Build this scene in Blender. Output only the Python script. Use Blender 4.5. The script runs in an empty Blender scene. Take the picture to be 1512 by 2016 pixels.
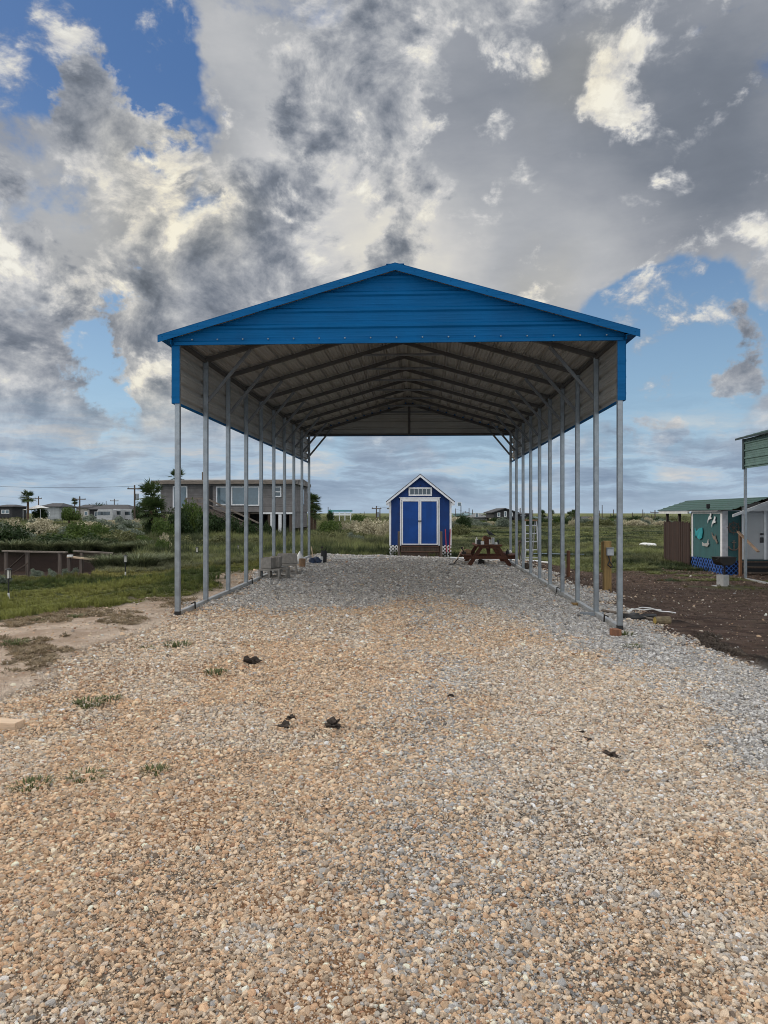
import bpy, bmesh, math, random
import numpy as np
from mathutils import Vector, Matrix, Euler, noise as mn
random.seed(7); RS = np.random.RandomState(11)
sc = bpy.context.scene; C = sc.collection
F = 1457.0; YAW = math.radians(2.83); CZ = 1.44
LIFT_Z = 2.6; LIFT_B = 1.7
S_ALL = 1.2          # everything is laid out in units of 1.2 m and enlarged at the end

# ------------------------------------------------------------------ layout helpers
def XY(u, d):
    l = (u-756)/F*d
    return (l*math.cos(YAW)-d*math.sin(YAW), d*math.cos(YAW)+l*math.sin(YAW))
def ZV(v, d): return CZ+(1010-v)/F*d
def sstep(a, b, x):
    t = np.clip((x-a)/(b-a), 0, 1); return t*t*(3-2*t)
def _h(ix, iy, s):
    n = (ix.astype(np.int64)*374761393+iy.astype(np.int64)*668265263+s*1442695041) & 0x7fffffff
    n = ((n ^ (n >> 13))*1274126177) & 0x7fffffff
    return ((n ^ (n >> 16)) & 0xffff)/65535.0
def vnoise(x, y, s=0):
    x = np.asarray(x, float); y = np.asarray(y, float)
    ix = np.floor(x); iy = np.floor(y); fx = x-ix; fy = y-iy
    fx = fx*fx*(3-2*fx); fy = fy*fy*(3-2*fy)
    a = _h(ix, iy, s); b = _h(ix+1, iy, s); c = _h(ix, iy+1, s); d = _h(ix+1, iy+1, s)
    return (a*(1-fx)+b*fx)*(1-fy)+(c*(1-fx)+d*fx)*fy
def fbm(x, y, s=0, o=4):
    r = 0; a = .5; t = 0
    for i in range(o):
        r = r+a*vnoise(np.asarray(x)*2**i, np.asarray(y)*2**i, s+i*17); t += a; a *= .5
    return r/t
def ground(x, y, fine=True):
    x = np.asarray(x, float); y = np.asarray(y, float)
    lr = np.clip((2.5-x)/5.5, -.3, 1.15)
    pad = .145*lr*sstep(3, 9, y)+.08*np.clip((y-9.2)/11, 0, 1)
    pad = pad*(1-sstep(21, 27, y))-.25*sstep(21, 27, y)
    lo_l = -.08*sstep(12, 18, y)-.22*sstep(17, 26, y)
    lo_r = -.29*sstep(6, 18, y)
    w_l = sstep(-7.5, -3.2, x); w_r = 1-sstep(3.0, 5.2, x)
    base = np.where(x < 0, lo_l*(1-w_l)+pad*w_l, lo_r*(1-w_r)+pad*w_r)
    base = base*(1-sstep(27, 40, y))-.3*sstep(27, 40, y)
    xe = -8.1-.25*(y-17.5); tr = sstep(0, -.9, x-xe)*sstep(17.2, 18.2, y)*(1-sstep(29.5, 32, y))*sstep(-60, -50, x)
    base = base-1.5*tr
    if fine:
        amp = .012+.05*sstep(12, 30, y)+.03*(1-w_r)*(x > 0)+.015*(1-w_l)*(x < 0)
        base = base+amp*(fbm(x*.8, y*.8, 3, 4)-.5)*2*np.where(y > 200, 0, 1)
    return base
def gz(x, y): return float(ground(x, y))
def G(u, v):
    d = np.exp(np.linspace(math.log(1.8), math.log(400), 4000)); l = (u-756)/F*d
    x = l*math.cos(YAW)-d*math.sin(YAW); y = d*math.cos(YAW)+l*math.sin(YAW)
    k = np.nonzero(CZ+(1010-v)/F*d <= ground(x, y))[0]; k = k[0] if len(k) else -1
    return Vector((float(x[k]), float(y[k]), gz(x[k], y[k])))
def depth(p): return p[1]*math.cos(YAW)-p[0]*math.sin(YAW)

# ------------------------------------------------------------------ material helpers
def newmat(name):
    m = bpy.data.materials.new(name); m.use_nodes = True
    nt = m.node_tree; b = nt.nodes['Principled BSDF']
    return m, nt, b
def N(nt, t, **k):
    n = nt.nodes.new(t)
    for a, v in k.items(): setattr(n, a, v)
    return n
def setin(nt, s, v):
    if isinstance(v, bpy.types.NodeSocket): nt.links.new(v, s)
    else: s.default_value = v
def MA(nt, op, a, b=None, c=None, clamp=False):
    n = N(nt, 'ShaderNodeMath', operation=op, use_clamp=clamp)
    for i, v in enumerate((a, b, c)):
        if v is not None: setin(nt, n.inputs[i], v)
    return n.outputs[0]
def MIX(nt, f, a, b, bt='MIX'):
    n = N(nt, 'ShaderNodeMix', data_type='RGBA', blend_type=bt)
    setin(nt, n.inputs[0], f)
    for s, v in ((n.inputs[6], a), (n.inputs[7], b)):
        setin(nt, s, v if isinstance(v, bpy.types.NodeSocket) else (*v[:3], 1))
    return n.outputs[2]
def MR(nt, v, a, b, c=0., d=1., sm=True):
    n = N(nt, 'ShaderNodeMapRange', interpolation_type='SMOOTHSTEP' if sm else 'LINEAR')
    for i, x in enumerate((v, a, b, c, d)): setin(nt, n.inputs[i], x)
    return n.outputs[0]
def NOISE(nt, vec, scale, detail=4, rough=.55, dist=0.):
    n = N(nt, 'ShaderNodeTexNoise'); setin(nt, n.inputs['Vector'], vec)
    n.inputs['Scale'].default_value = scale; n.inputs['Detail'].default_value = detail
    n.inputs['Roughness'].default_value = rough; n.inputs['Distortion'].default_value = dist
    return n.outputs['Fac']
def COORD(nt, stretch=None):
    o = N(nt, 'ShaderNodeTexCoord').outputs['Object']
    if stretch:
        m = N(nt, 'ShaderNodeMapping'); nt.links.new(o, m.inputs[0]); m.inputs['Scale'].default_value = stretch
        o = m.outputs[0]
    return o
def BUMP(nt, b, h, strength, dist):
    n = N(nt, 'ShaderNodeBump'); n.inputs['Strength'].default_value = strength; n.inputs['Distance'].default_value = dist
    setin(nt, n.inputs['Height'], h); nt.links.new(n.outputs[0], b.inputs['Normal'])
def pm(name, col, rough=.65, metal=0., var=.18, scale=5., bump=.15, bscale=30., stretch=None, dirt=None, dirtamt=.5, spec=.5):
    m, nt, b = newmat(name); co = COORD(nt, stretch)
    n1 = NOISE(nt, co, scale, 6, .6)
    lo = [c*(1-var) for c in col]; hi = [min(1, c*(1+var)) for c in col]
    c = MIX(nt, MR(nt, n1, .3, .7), lo, hi)
    if dirt:
        n2 = NOISE(nt, co, scale*.45+1.3, 7, .68)
        c = MIX(nt, MA(nt, 'MULTIPLY', MR(nt, n2, .48, .68), dirtamt), c, dirt)
    nt.links.new(c, b.inputs['Base Color'])
    b.inputs['Metallic'].default_value = metal; b.inputs['Specular IOR Level'].default_value = spec
    nt.links.new(MR(nt, n1, .2, .8, max(0, rough-.08), min(1, rough+.08)), b.inputs['Roughness'])
    if bump: BUMP(nt, b, NOISE(nt, co, bscale, 5), bump, .01)
    return m
def woodm(name, col, axis=2, rough=.8, var=.35):
    st = [14, 14, 14]; st[axis] = 1.2
    return pm(name, col, rough, 0, var, 1.6, .4, 3.0, tuple(st), dirt=tuple(c*.5 for c in col), dirtamt=.6)
M = {}
M['galv'] = pm('galvanised steel', (.26, .285, .305), .45, .6, .16, 9, .05, 60, dirt=(.19, .195, .20), dirtamt=.5)
M['rail'] = pm('galvanised rail', (.42, .44, .45), .5, .5, .18, 6, .08, 50, dirt=(.34, .29, .23), dirtamt=.6)
M['blue'] = pm('blue roof steel', (.0, .080, .215), .6, 0, .10, 1.2, .05, 9, dirt=(.003, .06, .17), dirtamt=.3, spec=.12)
_nt = M['blue'].node_tree; _b = _nt.nodes['Principled BSDF']; _c = COORD(_nt, (.6, 1, 5)); _w = NOISE(_nt, _c, 1.3, 3, .5); _f = NOISE(_nt, COORD(_nt, (1, 1, 1)), 3.5, 5, .6)
BUMP(_nt, _b, MA(_nt, 'ADD', MA(_nt, 'MULTIPLY', _w, 1.0), MA(_nt, 'MULTIPLY', _f, .12)), .9, .05)
M['inner'] = pm('bare panel underside', (.31, .295, .27), .5, .15, .10, 1.6, .06, 14, dirt=(.25, .23, .20), dirtamt=.4)
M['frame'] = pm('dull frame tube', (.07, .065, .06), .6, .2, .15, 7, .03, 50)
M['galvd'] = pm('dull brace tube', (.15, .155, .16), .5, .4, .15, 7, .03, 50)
M['black'] = pm('black plastic', (.012, .012, .013), .5, 0, .2, 8, .1, 40)
M['iron'] = pm('weathered black iron', (.02, .018, .017), .6, .4, .3, 8, .3, 30, dirt=(.06, .035, .02))
M['navy'] = None
M['white'] = pm('white painted trim', (.74, .75, .77), .55, 0, .06, 5, .1, 30, dirt=(.50, .49, .46), dirtamt=.35)
M['vinyl'] = pm('white vinyl', (.78, .79, .80), .4, 0, .05, 4, .05, 30, dirt=(.52, .50, .45), dirtamt=.3)
M['shingle'] = pm('grey shingle', (.11, .11, .12), .9, 0, .3, 30, .5, 70)
M['stain'] = woodm('red brown stained wood', (.085, .028, .013), 1)
M['stainv'] = woodm('brown stained wood upright', (.12, .05, .025), 2)
M['deck'] = woodm('brown deck boards', (.085, .042, .024), 0)
M['greywood'] = woodm('grey weathered wood', (.175, .145, .12), 0)
M['greypost'] = woodm('grey weathered post', (.115, .09, .075), 2)
M['darkwood'] = woodm('dark wet wood', (.07, .05, .038), 2)
M['yellowwood'] = woodm('yellow treated lumber', (.26, .165, .06), 2, var=.2)
M['freshwood'] = woodm('fresh cut lumber', (.62, .46, .32), 0, var=.12)
M['conc'] = pm('concrete block', (.27, .25, .225), .95, 0, .2, 9, .6, 60, dirt=(.16, .14, .12))
M['conclight'] = pm('pale concrete block', (.38, .38, .37), .95, 0, .15, 9, .6, 60, dirt=(.26, .25, .23))
M['alu'] = pm('aluminium', (.45, .46, .47), .45, .5, .1, 8, .04, 40)
M['glassdark'] = pm('dark window pane', (.035, .05, .06), .12, 0, .3, 2, 0, 1, spec=.8)
M['glassblue'] = pm('sky reflecting pane', (.07, .11, .135), .12, 0, .3, 1.3, 0, 1, spec=.9)
M['red'] = pm('red painted handle', (.36, .03, .05), .45, 0, .15, 9, .05, 40)
M['plastw'] = pm('white plastic', (.72, .72, .70), .45, 0, .1, 6, .1, 20, dirt=(.45, .42, .38))
M['trailer'] = pm('dull white trailer skin', (.42, .43, .44), .5, 0, .1, 3, .1, 10, dirt=(.25, .25, .25))
M['brownp'] = pm('brown paper', (.26, .16, .09), .8, 0, .2, 8, .3, 20)
M['bluep'] = pm('dark blue plastic', (.02, .04, .09), .5, 0, .3, 8, .2, 20)
M['tealwall'] = pm('teal painted boards', (.03, .105, .112), .75, 0, .16, 1.8, .3, 25, (1, 6, .6), dirt=(.02, .085, .09), dirtamt=.7)
M['tealfish'] = pm('turquoise painted wood', (.02, .28, .32), .6, 0, .25, 5, .2, 25)
M['lattblue'] = pm('blue painted lattice', (.03, .12, .42), .6, 0, .2, 5, .2, 25, dirt=(.10, .17, .42))
M['greenroof'] = pm('green roof steel', (.013, .058, .040), .45, .1, .15, 2, .05, 10, dirt=(.022, .075, .055))
M['greenpanel'] = pm('green galvanised side panel', (.12, .20, .175), .45, .3, .15, 2.2, .05, 10)
M['fence'] = woodm('dark red brown fence', (.040, .020, .014), 2)
M['greydoor'] = pm('pale grey painted door', (.42, .43, .44), .7, 0, .06, 2, .1, 20)
M['stone'] = pm('dried mud', (.040, .029, .022), .95, 0, .4, 30, .8, 60)
M['log'] = pm('bark', (.17, .135, .08), .95, 0, .4, 14, .8, 30)
M['logend'] = pm('cut wood end', (.50, .36, .10), .9, 0, .2, 14, .3, 30)
M['palmtrunk'] = pm('palm trunk', (.10, .065, .045), .95, 0, .4, 9, .8, 14)
M['feather'] = pm('grey feathers', (.06, .065, .07), .8, 0, .3, 30, .3, 60)
M['siding'] = None

def siding(name, col, pitch=.16, axis=2, depth_=.02, dirt=None, soft=.9):
    m, nt, b = newmat(name); co = COORD(nt)
    sp = N(nt, 'ShaderNodeSeparateXYZ'); nt.links.new(co, sp.inputs[0])
    fr = MA(nt, 'FRACT', MA(nt, 'DIVIDE', sp.outputs[axis], pitch))
    n1 = NOISE(nt, co, 2.0, 6, .6)
    c = MIX(nt, MR(nt, n1, .3, .7), [x*.82 for x in col], [min(1, x*1.15) for x in col])
    # each board keeps its own slight tone
    wn = N(nt, 'ShaderNodeTexWhiteNoise', noise_dimensions='1D')
    nt.links.new(MA(nt, 'FLOOR', MA(nt, 'DIVIDE', sp.outputs[axis], pitch)), wn.inputs['W'])
    c = MIX(nt, MA(nt, 'MULTIPLY', wn.outputs[0], .3), c, [x*.6 for x in col])
    if dirt: c = MIX(nt, MR(nt, NOISE(nt, co, 1.1, 7, .7), .5, .66, 0, .7), c, dirt)
    nt.links.new(c, b.inputs['Base Color']); b.inputs['Roughness'].default_value = .8
    BUMP(nt, b, MR(nt, fr, 0, .12), soft, depth_)
    return m
M['navy'] = siding('navy blue grooved panel', (.001, .034, .165), .2, 0, .008, dirt=(.004, .02, .095), soft=.5)
M['navydoor'] = siding('blue door panel', (.001, .055, .26), .1, 0, .006, soft=.3)
M['siding'] = siding('weathered grey lap siding', (.185, .172, .168), .17, 2, .02, dirt=(.25, .235, .235))
M['blackhouse'] = siding('black house siding', (.035, .036, .04), .25)
M['creamhouse'] = siding('cream house siding', (.42, .40, .36), .25)
M['palehouse'] = siding('pale house siding', (.38, .40, .41), .25)
M['minthouse'] = siding('mint house siding', (.25, .42, .40), .25)
M['darkroof'] = pm('dark asphalt roof', (.055, .055, .06), .9, 0, .25, 3, .2, 10)
M['greyroof'] = pm('grey asphalt roof', (.15, .155, .16), .9, 0, .25, 3, .2, 10)
M['bluegreyroof'] = pm('blue grey metal roof', (.14, .22, .25), .6, .2, .15, 3, .1, 10)
M['oldroof'] = pm('peeling old roof', (.13, .12, .115), .9, 0, .35, .9, .4, 6, dirt=(.42, .39, .36), dirtamt=.8)

def leafm(name, col, col2, transl=.25, rough=.6):
    m, nt, b = newmat(name)
    at = N(nt, 'ShaderNodeAttribute', attribute_name='tone')
    c = MIX(nt, at.outputs['Fac'], col, col2)
    nt.links.new(c, b.inputs['Base Color']); b.inputs['Roughness'].default_value = rough
    b.inputs['Specular IOR Level'].default_value = .25
    tr = N(nt, 'ShaderNodeBsdfTranslucent'); nt.links.new(c, tr.inputs[0])
    mx = N(nt, 'ShaderNodeMixShader'); mx.inputs[0].default_value = transl
    nt.links.new(b.outputs[0], mx.inputs[1]); nt.links.new(tr.outputs[0], mx.inputs[2])
    nt.links.new(mx.outputs[0], nt.nodes['Material Output'].inputs[0])
    return m
M['leafgreen'] = leafm('green leaves', (.03, .06, .014), (.12, .17, .04))
M['leafdark'] = leafm('dark leaves', (.014, .030, .010), (.04, .07, .02))
M['leafolive'] = leafm('olive leaves', (.055, .07, .025), (.20, .20, .09))
M['leafbeige'] = leafm('cream flower heads', (.17, .155, .09), (.66, .60, .43), .15)
M['leafsilver'] = leafm('silver green leaves', (.09, .115, .085), (.28, .32, .25))
M['leafreed'] = leafm('reed blades', (.07, .09, .045), (.26, .28, .15))
M['palmleaf'] = leafm('palm fronds', (.02, .042, .012), (.085, .12, .04), .15)
M['weed'] = leafm('weed leaves', (.08, .10, .04), (.22, .24, .11))

# ------------------------------------------------------------------ mesh builder
class B:
    def __init__(s): s.v = []; s.f = []; s.m = []; s.mi = 0; s.t = []
    def add(s, vs, fs, mi=None):
        o = len(s.v); s.v += [tuple(v) for v in vs]; s.f += [tuple(i+o for i in f) for f in fs]
        s.m += [s.mi if mi is None else mi]*len(fs); return s
    def box(s, c, d, rot=None, mi=None):
        x, y, z = [a/2 for a in d]
        vs = [Vector(p) for p in ((-x,-y,-z),(x,-y,-z),(x,y,-z),(-x,y,-z),(-x,-y,z),(x,-y,z),(x,y,z),(-x,y,z))]
        if rot is not None: R = Euler(rot).to_matrix(); vs = [R @ v for v in vs]
        c = Vector(c)
        return s.add([v+c for v in vs], [(3,2,1,0),(4,5,6,7),(0,1,5,4),(1,2,6,5),(2,3,7,6),(3,0,4,7)], mi)
    def b2(s, a, b, mi=None):
        return s.box([(a[i]+b[i])/2 for i in range(3)], [abs(b[i]-a[i]) for i in range(3)], None, mi)
    def beam(s, p, q, w, h, up=(0, 0, 1), mi=None):
        p = Vector(p); q = Vector(q); d = (q-p); u = Vector(up)
        if abs(d.normalized().dot(u)) > .98: u = Vector((0, 1, 0))
        r = d.cross(u).normalized(); t = r.cross(d).normalized()
        vs = [e+r*a*w/2+t*b_*h/2 for e in (p, q) for a, b_ in ((-1,-1),(1,-1),(1,1),(-1,1))]
        return s.add(vs, [(0,1,2,3),(7,6,5,4),(0,4,5,1),(1,5,6,2),(2,6,7,3),(3,7,4,0)], mi)
    def cyl(s, p, q, r0, r1=None, n=10, mi=None, cap=True):
        p = Vector(p); q = Vector(q); r1 = r0 if r1 is None else r1; d = (q-p).normalized()
        u = Vector((0, 0, 1)) if abs(d.z) < .9 else Vector((1, 0, 0))
        a = d.cross(u).normalized(); b = d.cross(a)
        vs = [e+(a*math.cos(2*math.pi*i/n)+b*math.sin(2*math.pi*i/n))*r for e, r in ((p, r0), (q, r1)) for i in range(n)]
        fs = [(i, (i+1) % n, n+(i+1) % n, n+i) for i in range(n)]
        if cap: fs += [tuple(range(n-1, -1, -1)), tuple(range(n, 2*n))]
        return s.add(vs, fs, mi)
    def path(s, pts, r, n=6, mi=None):
        for a, b in zip(pts[:-1], pts[1:]): s.cyl(a, b, r, r, n, mi)
        return s
    def lathe(s, prof, c=(0, 0, 0), n=14, mi=None):
        vs = []; fs = []
        for r, z in prof:
            vs += [(c[0]+r*math.cos(2*math.pi*i/n), c[1]+r*math.sin(2*math.pi*i/n), c[2]+z) for i in range(n)]
        for k in range(len(prof)-1):
            fs += [(k*n+i, k*n+(i+1) % n, (k+1)*n+(i+1) % n, (k+1)*n+i) for i in range(n)]
        return s.add(vs, fs, mi)
    def prism(s, outline, y0, y1, plane='xz', mi=None):
        n = len(outline)
        def P(a, b, t): return (a, t, b) if plane == 'xz' else ((t, a, b) if plane == 'yz' else (a, b, t))
        vs = [P(a, b, y0) for a, b in outline]+[P(a, b, y1) for a, b in outline]
        return s.add(vs, [tuple(range(n)), tuple(range(2*n-1, n-1, -1))]+[(i, n+i, n+(i+1) % n, (i+1) % n) for i in range(n)], mi)
    def blob(s, c, r, sc_=(1, 1, 1), seed=0, amp=.25, sub=2, mi=None, fr=1.5):
        bm = bmesh.new(); bmesh.ops.create_icosphere(bm, subdivisions=sub, radius=1)
        vs = []
        for v in bm.verts:
            k = 1+amp*mn.noise(v.co*fr+Vector((seed*7.1, seed*3.3, 1)))*2
            vs.append((c[0]+v.co.x*k*r*sc_[0], c[1]+v.co.y*k*r*sc_[1], c[2]+v.co.z*k*r*sc_[2]))
        fs = [tuple(v.index for v in f.verts) for f in bm.faces]; bm.free()
        return s.add(vs, fs, mi)
    def mesh(s, name, mats, bevel=0, smooth=False, tone=None):
        me = bpy.data.meshes.new(name); me.from_pydata(s.v, [], s.f)
        mats = mats if isinstance(mats, (list, tuple)) else [mats]
        for m in mats: me.materials.append(m)
        me.polygons.foreach_set('material_index', s.m)
        bm = bmesh.new(); bm.from_mesh(me); 
        if tone is None: bmesh.ops.recalc_face_normals(bm, faces=bm.faces)
        if bevel: bmesh.ops.bevel(bm, geom=list(bm.edges), offset=bevel, segments=1, affect='EDGES', clamp_overlap=True)
        bm.to_mesh(me); bm.free()
        if tone is not None:
            a = me.attributes.new('tone', 'FLOAT', 'FACE'); a.data.foreach_set('value', tone)
        if smooth: me.polygons.foreach_set('use_smooth', [True]*len(me.polygons))
        me.update(); return me
def part(name, b, mats, parent=None, bevel=0, smooth=False, loc=None, label=None):
    me = b if isinstance(b, bpy.types.Mesh) else b.mesh(name, mats, bevel, smooth)
    o = bpy.data.objects.new(name, me); C.objects.link(o)
    if parent is not None: o.parent = parent
    if loc is not None: o.location = loc
    if label: o['label'] = label
    return o
def T(name, label, cat, loc=(0, 0, 0), rz=0, group=None, s=1):
    o = bpy.data.objects.new(name, None); C.objects.link(o); o.empty_display_size = .2
    o.location = loc; o.rotation_euler = (0, 0, rz); o.scale = (s, s, s); o['label'] = label; o['category'] = cat
    if group: o['group'] = group
    return o
def one(name, b, mats, label, cat, loc=(0, 0, 0), rz=0, group=None, bevel=0, smooth=False, s=1):
    o = part(name, b, mats, None, bevel, smooth, loc); o.rotation_euler = (0, 0, rz)
    o.scale = (s, s, s) if not isinstance(s, tuple) else s
    o['label'] = label; o['category'] = cat
    if group: o['group'] = group
    return o
def copytree(o, loc=None, rz=None, label=None, s=None, parent=None):
    c = o.copy(); C.objects.link(c)
    if parent is not None: c.parent = parent
    for ch in list(o.children): copytree(ch, parent=c)
    if loc is not None: c.location = loc
    if rz is not None: c.rotation_euler = (0, 0, rz)
    if s is not None: c.scale = (s, s, s) if not isinstance(s, tuple) else s
    if label: c['label'] = label
    return c
def corr(L, pitch, h, start=.0, minor=.003):
    """ribbed sheet profile along L: list of (t, height)"""
    pts = [(0, 0)]; t = start
    while t < L:
        for a, b in ((-.035, 0), (-.014, h), (.014, h), (.035, 0)):
            if 0 < t+a < L: pts.append((t+a, b))
        for q in (.35, .65):
            for a, b in ((-.012, 0), (0, minor), (.012, 0)):
                tt = t+pitch*q+a
                if 0 < tt < L: pts.append((tt, b))
        t += pitch
    pts.append((L, 0)); return pts
def sheet(b, P0, dirT, dirN, dirE, prof, ext, th=.003, mo=0, mi_=1):
    """prof along dirT, raised on dirN, extruded by ext(t)->(e0,e1) along dirE; outer skin material mo, inner mi_"""
    P0 = Vector(P0); dT = Vector(dirT); dN = Vector(dirN); dE = Vector(dirE)
    for off, mat_, flip in ((0, mo, 0), (-th, mi_, 1)):
        vs = []
        for t, hh in prof:
            e0, e1 = ext(t)
            vs += [P0+dT*t+dN*(hh+off)+dE*e0, P0+dT*t+dN*(hh+off)+dE*e1]
        b.add(vs, [(2*i, 2*i+1, 2*i+3, 2*i+2) for i in range(len(prof)-1)], mat_)

# ------------------------------------------------------------------ carport
XL, XR = -3.057, 2.434; XC = (XL+XR)/2; HW = (XR-XL)/2; Y0 = 9.19; BAY = 1.2211; NB = 10; Y1 = Y0+BAY*9
RID = 4.47; SL = .289; TB = .0635
def zroof(dx): return RID-SL*abs(dx)
def zrail(side, y):
    t = (y-Y0)/(Y1-Y0)
    return (.135+.075*t) if side < 0 else (0+.08*t)
cp = T('carport', 'tall blue roofed metal carport on thin galvanised posts over the gravel drive', 'carport', (XC, Y0, 0))
def L_(x, y, z): return (x-XC, y-Y0, z)     # world to carport-local
for side, X in ((-1, XL), (1, XR)):
    for i in range(NB):
        y = Y0+i*BAY
        b = B(); b.beam(L_(X, y, zrail(side, y)+.04), L_(X, y, zroof(HW)-.055), TB, TB, (0, 1, 0))
        part('post', b, M['galv'], cp, .006)
    b = B(); b.beam(L_(X, Y0+(.034), zrail(side, Y0)+.035), L_(X, Y1, zrail(side, Y1)+.035), TB, TB)
    r = part('base_rail', b, M['rail'], cp, .005)
    b = B(); b.box(L_(X, Y0-.002, zrail(side, Y0)+.035), (.07, .068, .068)); part('end_cap', b, M['black'], cp, .004)
    for ay in (Y0+.55, Y0+3.9):
        b = B(); z = zrail(side, ay)
        b.beam(L_(X-side*.06, ay, z-.06), L_(X-side*.05, ay, z+.12), .018, .012).beam(L_(X-side*.05, ay, z+.115), L_(X-side*.0, ay, z+.09), .03, .012)
        b.cyl(L_(X-side*.065, ay, z-.08), L_(X-side*.055, ay+.01, z-.02), .03, .02, 8)
        part('ground_anchor', b, M['iron'], cp)
for i in range(NB):
    y = Y0+i*BAY
    for sg in (-1, 1):
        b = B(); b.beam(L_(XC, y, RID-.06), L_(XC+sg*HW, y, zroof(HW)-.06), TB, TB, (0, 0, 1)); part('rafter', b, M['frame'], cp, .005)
        if i:
            X = XL if sg < 0 else XR
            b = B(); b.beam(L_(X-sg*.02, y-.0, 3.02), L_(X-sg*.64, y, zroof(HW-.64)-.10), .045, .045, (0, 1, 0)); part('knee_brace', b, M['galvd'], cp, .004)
    if i:
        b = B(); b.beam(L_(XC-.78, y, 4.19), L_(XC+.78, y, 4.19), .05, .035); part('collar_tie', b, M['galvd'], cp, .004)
cs = 1/math.sqrt(1+SL*SL); sn = SL*cs; RL = 2.94/cs
b = B()
for sg in (-1, 1):
    prof = corr(RL, .2385, .034, .1, .006)
    sheet(b, L_(XC, Y0-.14, RID), (sg*cs, 0, -sn), (sg*sn, 0, cs), (0, 1, 0), prof, lambda t: (0, Y1-Y0+.30), .004)
b.beam(L_(XC, Y0-.145, RID+.02), L_(XC, Y1+.17, RID+.02), .22, .006, mi=0)
part('roof', b, [M['blue'], M['inner']], cp)
for yy, nm in ((Y0-.155, 'front'), (Y1+.165, 'rear')):
    for sg in (-1, 1):
        b = B()
        a = (XC, RID+.026); e = (XC+sg*2.95, RID+.026-SL*2.95)
        b.prism([(a[0]-XC, a[1]), (e[0]-XC, e[1]), (e[0]-XC, e[1]-.085), (a[0]-XC, a[1]-.085)], yy-Y0-.004, yy-Y0+.004)
        b.prism([(a[0]-XC, a[1]+.006), (e[0]-XC, e[1]+.006), (e[0]-XC, e[1]+.001), (a[0]-XC, a[1]+.001)], yy-Y0-.006, yy-Y0+(.09 if nm == 'front' else -.09))
        for k in range(7):
            tt = .08+k*.15; b.cyl((e[0]*tt+a[0]*(1-tt)-XC, yy-Y0-.004, a[1]*(1-tt)+e[1]*tt-.03), (e[0]*tt+a[0]*(1-tt)-XC, yy-Y0-.010, a[1]*(1-tt)+e[1]*tt-.03), .009, .006, 6)
        part('gable_trim', b, M['blue'], cp)
def gable(y, n, name):
    b = B(); z0 = 3.565; H = RID-.02-z0
    prof = corr(H, .198, .022, .0)
    def ext(t):
        hw = max(.005, min(HW+.05, (RID-.03-(z0+t))/SL)); return (-hw, hw)
    # refine so that the sloped edge stays straight
    pr = []
    for (t0, h0), (t1, h1) in zip(prof[:-1], prof[1:]): pr.append((t0, h0))
    pr.append(prof[-1])
    sheet(b, L_(XC, y, z0), (0, 0, 1), (0, n, 0), (1, 0, 0), pr, ext, .004)
    for k in range(17):
        x = -HW+.2+k*.32
        if abs(x) < HW: b.cyl((x, y-Y0+n*.02, z0+.045), (x, y-Y0+n*.03, z0+.045), .011, .007, 6, 2)
    b.box((0, y-Y0+n*.012, z0-.004), (2*HW+.06, .03, .035), None, 0)
    part(name, b, [M['blue'], M['inner'], M['galv']], cp)
gable(Y0-.036, -1, 'gable_panel'); gable(Y1+.036, 1, 'gable_panel')
b = B(); b.beam(L_(XC, Y1, 3.56), L_(XC, Y1, RID-.1), TB, TB, (0, 1, 0)); b.beam(L_(XL, Y1-.0, 3.585), L_(XR, Y1, 3.585), .05, .045); part('gable_stud', b, M['frame'], cp, .005)
for side, X in ((-1, XL), (1, XR)):
    b = B(); prof = corr(.79, .2, .036, .07, .008)
    sheet(b, L_(X+side*.036, Y0-.03, 2.83), (0, 0, 1), (side, 0, 0), (0, 1, 0), prof, lambda t: (0, Y1-Y0+.06), .004)
    b.box(L_(X+side*.04, (Y0+Y1)/2, 2.835), (.022, Y1-Y0+.06, .03), None, 0)
    part('side_panel', b, [M['blue'], M['inner']], cp)
    b = B(); b.b2(L_(X-side*.036, Y0-.037, 2.815), L_(X+side*.062, Y0-.043, 3.57)).b2(L_(X+side*.060, Y0-.043, 2.815), L_(X+side*.066, Y0+.07, 3.57))
    part('corner_trim', b, M['blue'], cp)
    b = B(); b.beam(L_(X+side*.05, Y0-.14, 3.565), L_(X+side*.05, Y1+.15, 3.565), .004, .05).prism([(side*2.78, 3.585), (side*2.94, 3.60), (side*2.94, 3.607), (side*2.78, 3.592)], -.14, Y1-Y0+.15)
    part('eave_trim', b, M['blue'], cp)
b = B(); 
for side, X in ((-1, XL), (1, XR)): pass
for i in range(1, 5):      # eave purlins along both sides
    pass
for sg in (-1, 1):
    b = B(); b.beam(L_(XC+sg*(HW-.0), Y0, zroof(HW)-.075), L_(XC+sg*HW, Y1, zroof(HW)-.075), .05, .05); part('eave_rail', b, M['frame'], cp, .004)

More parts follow.
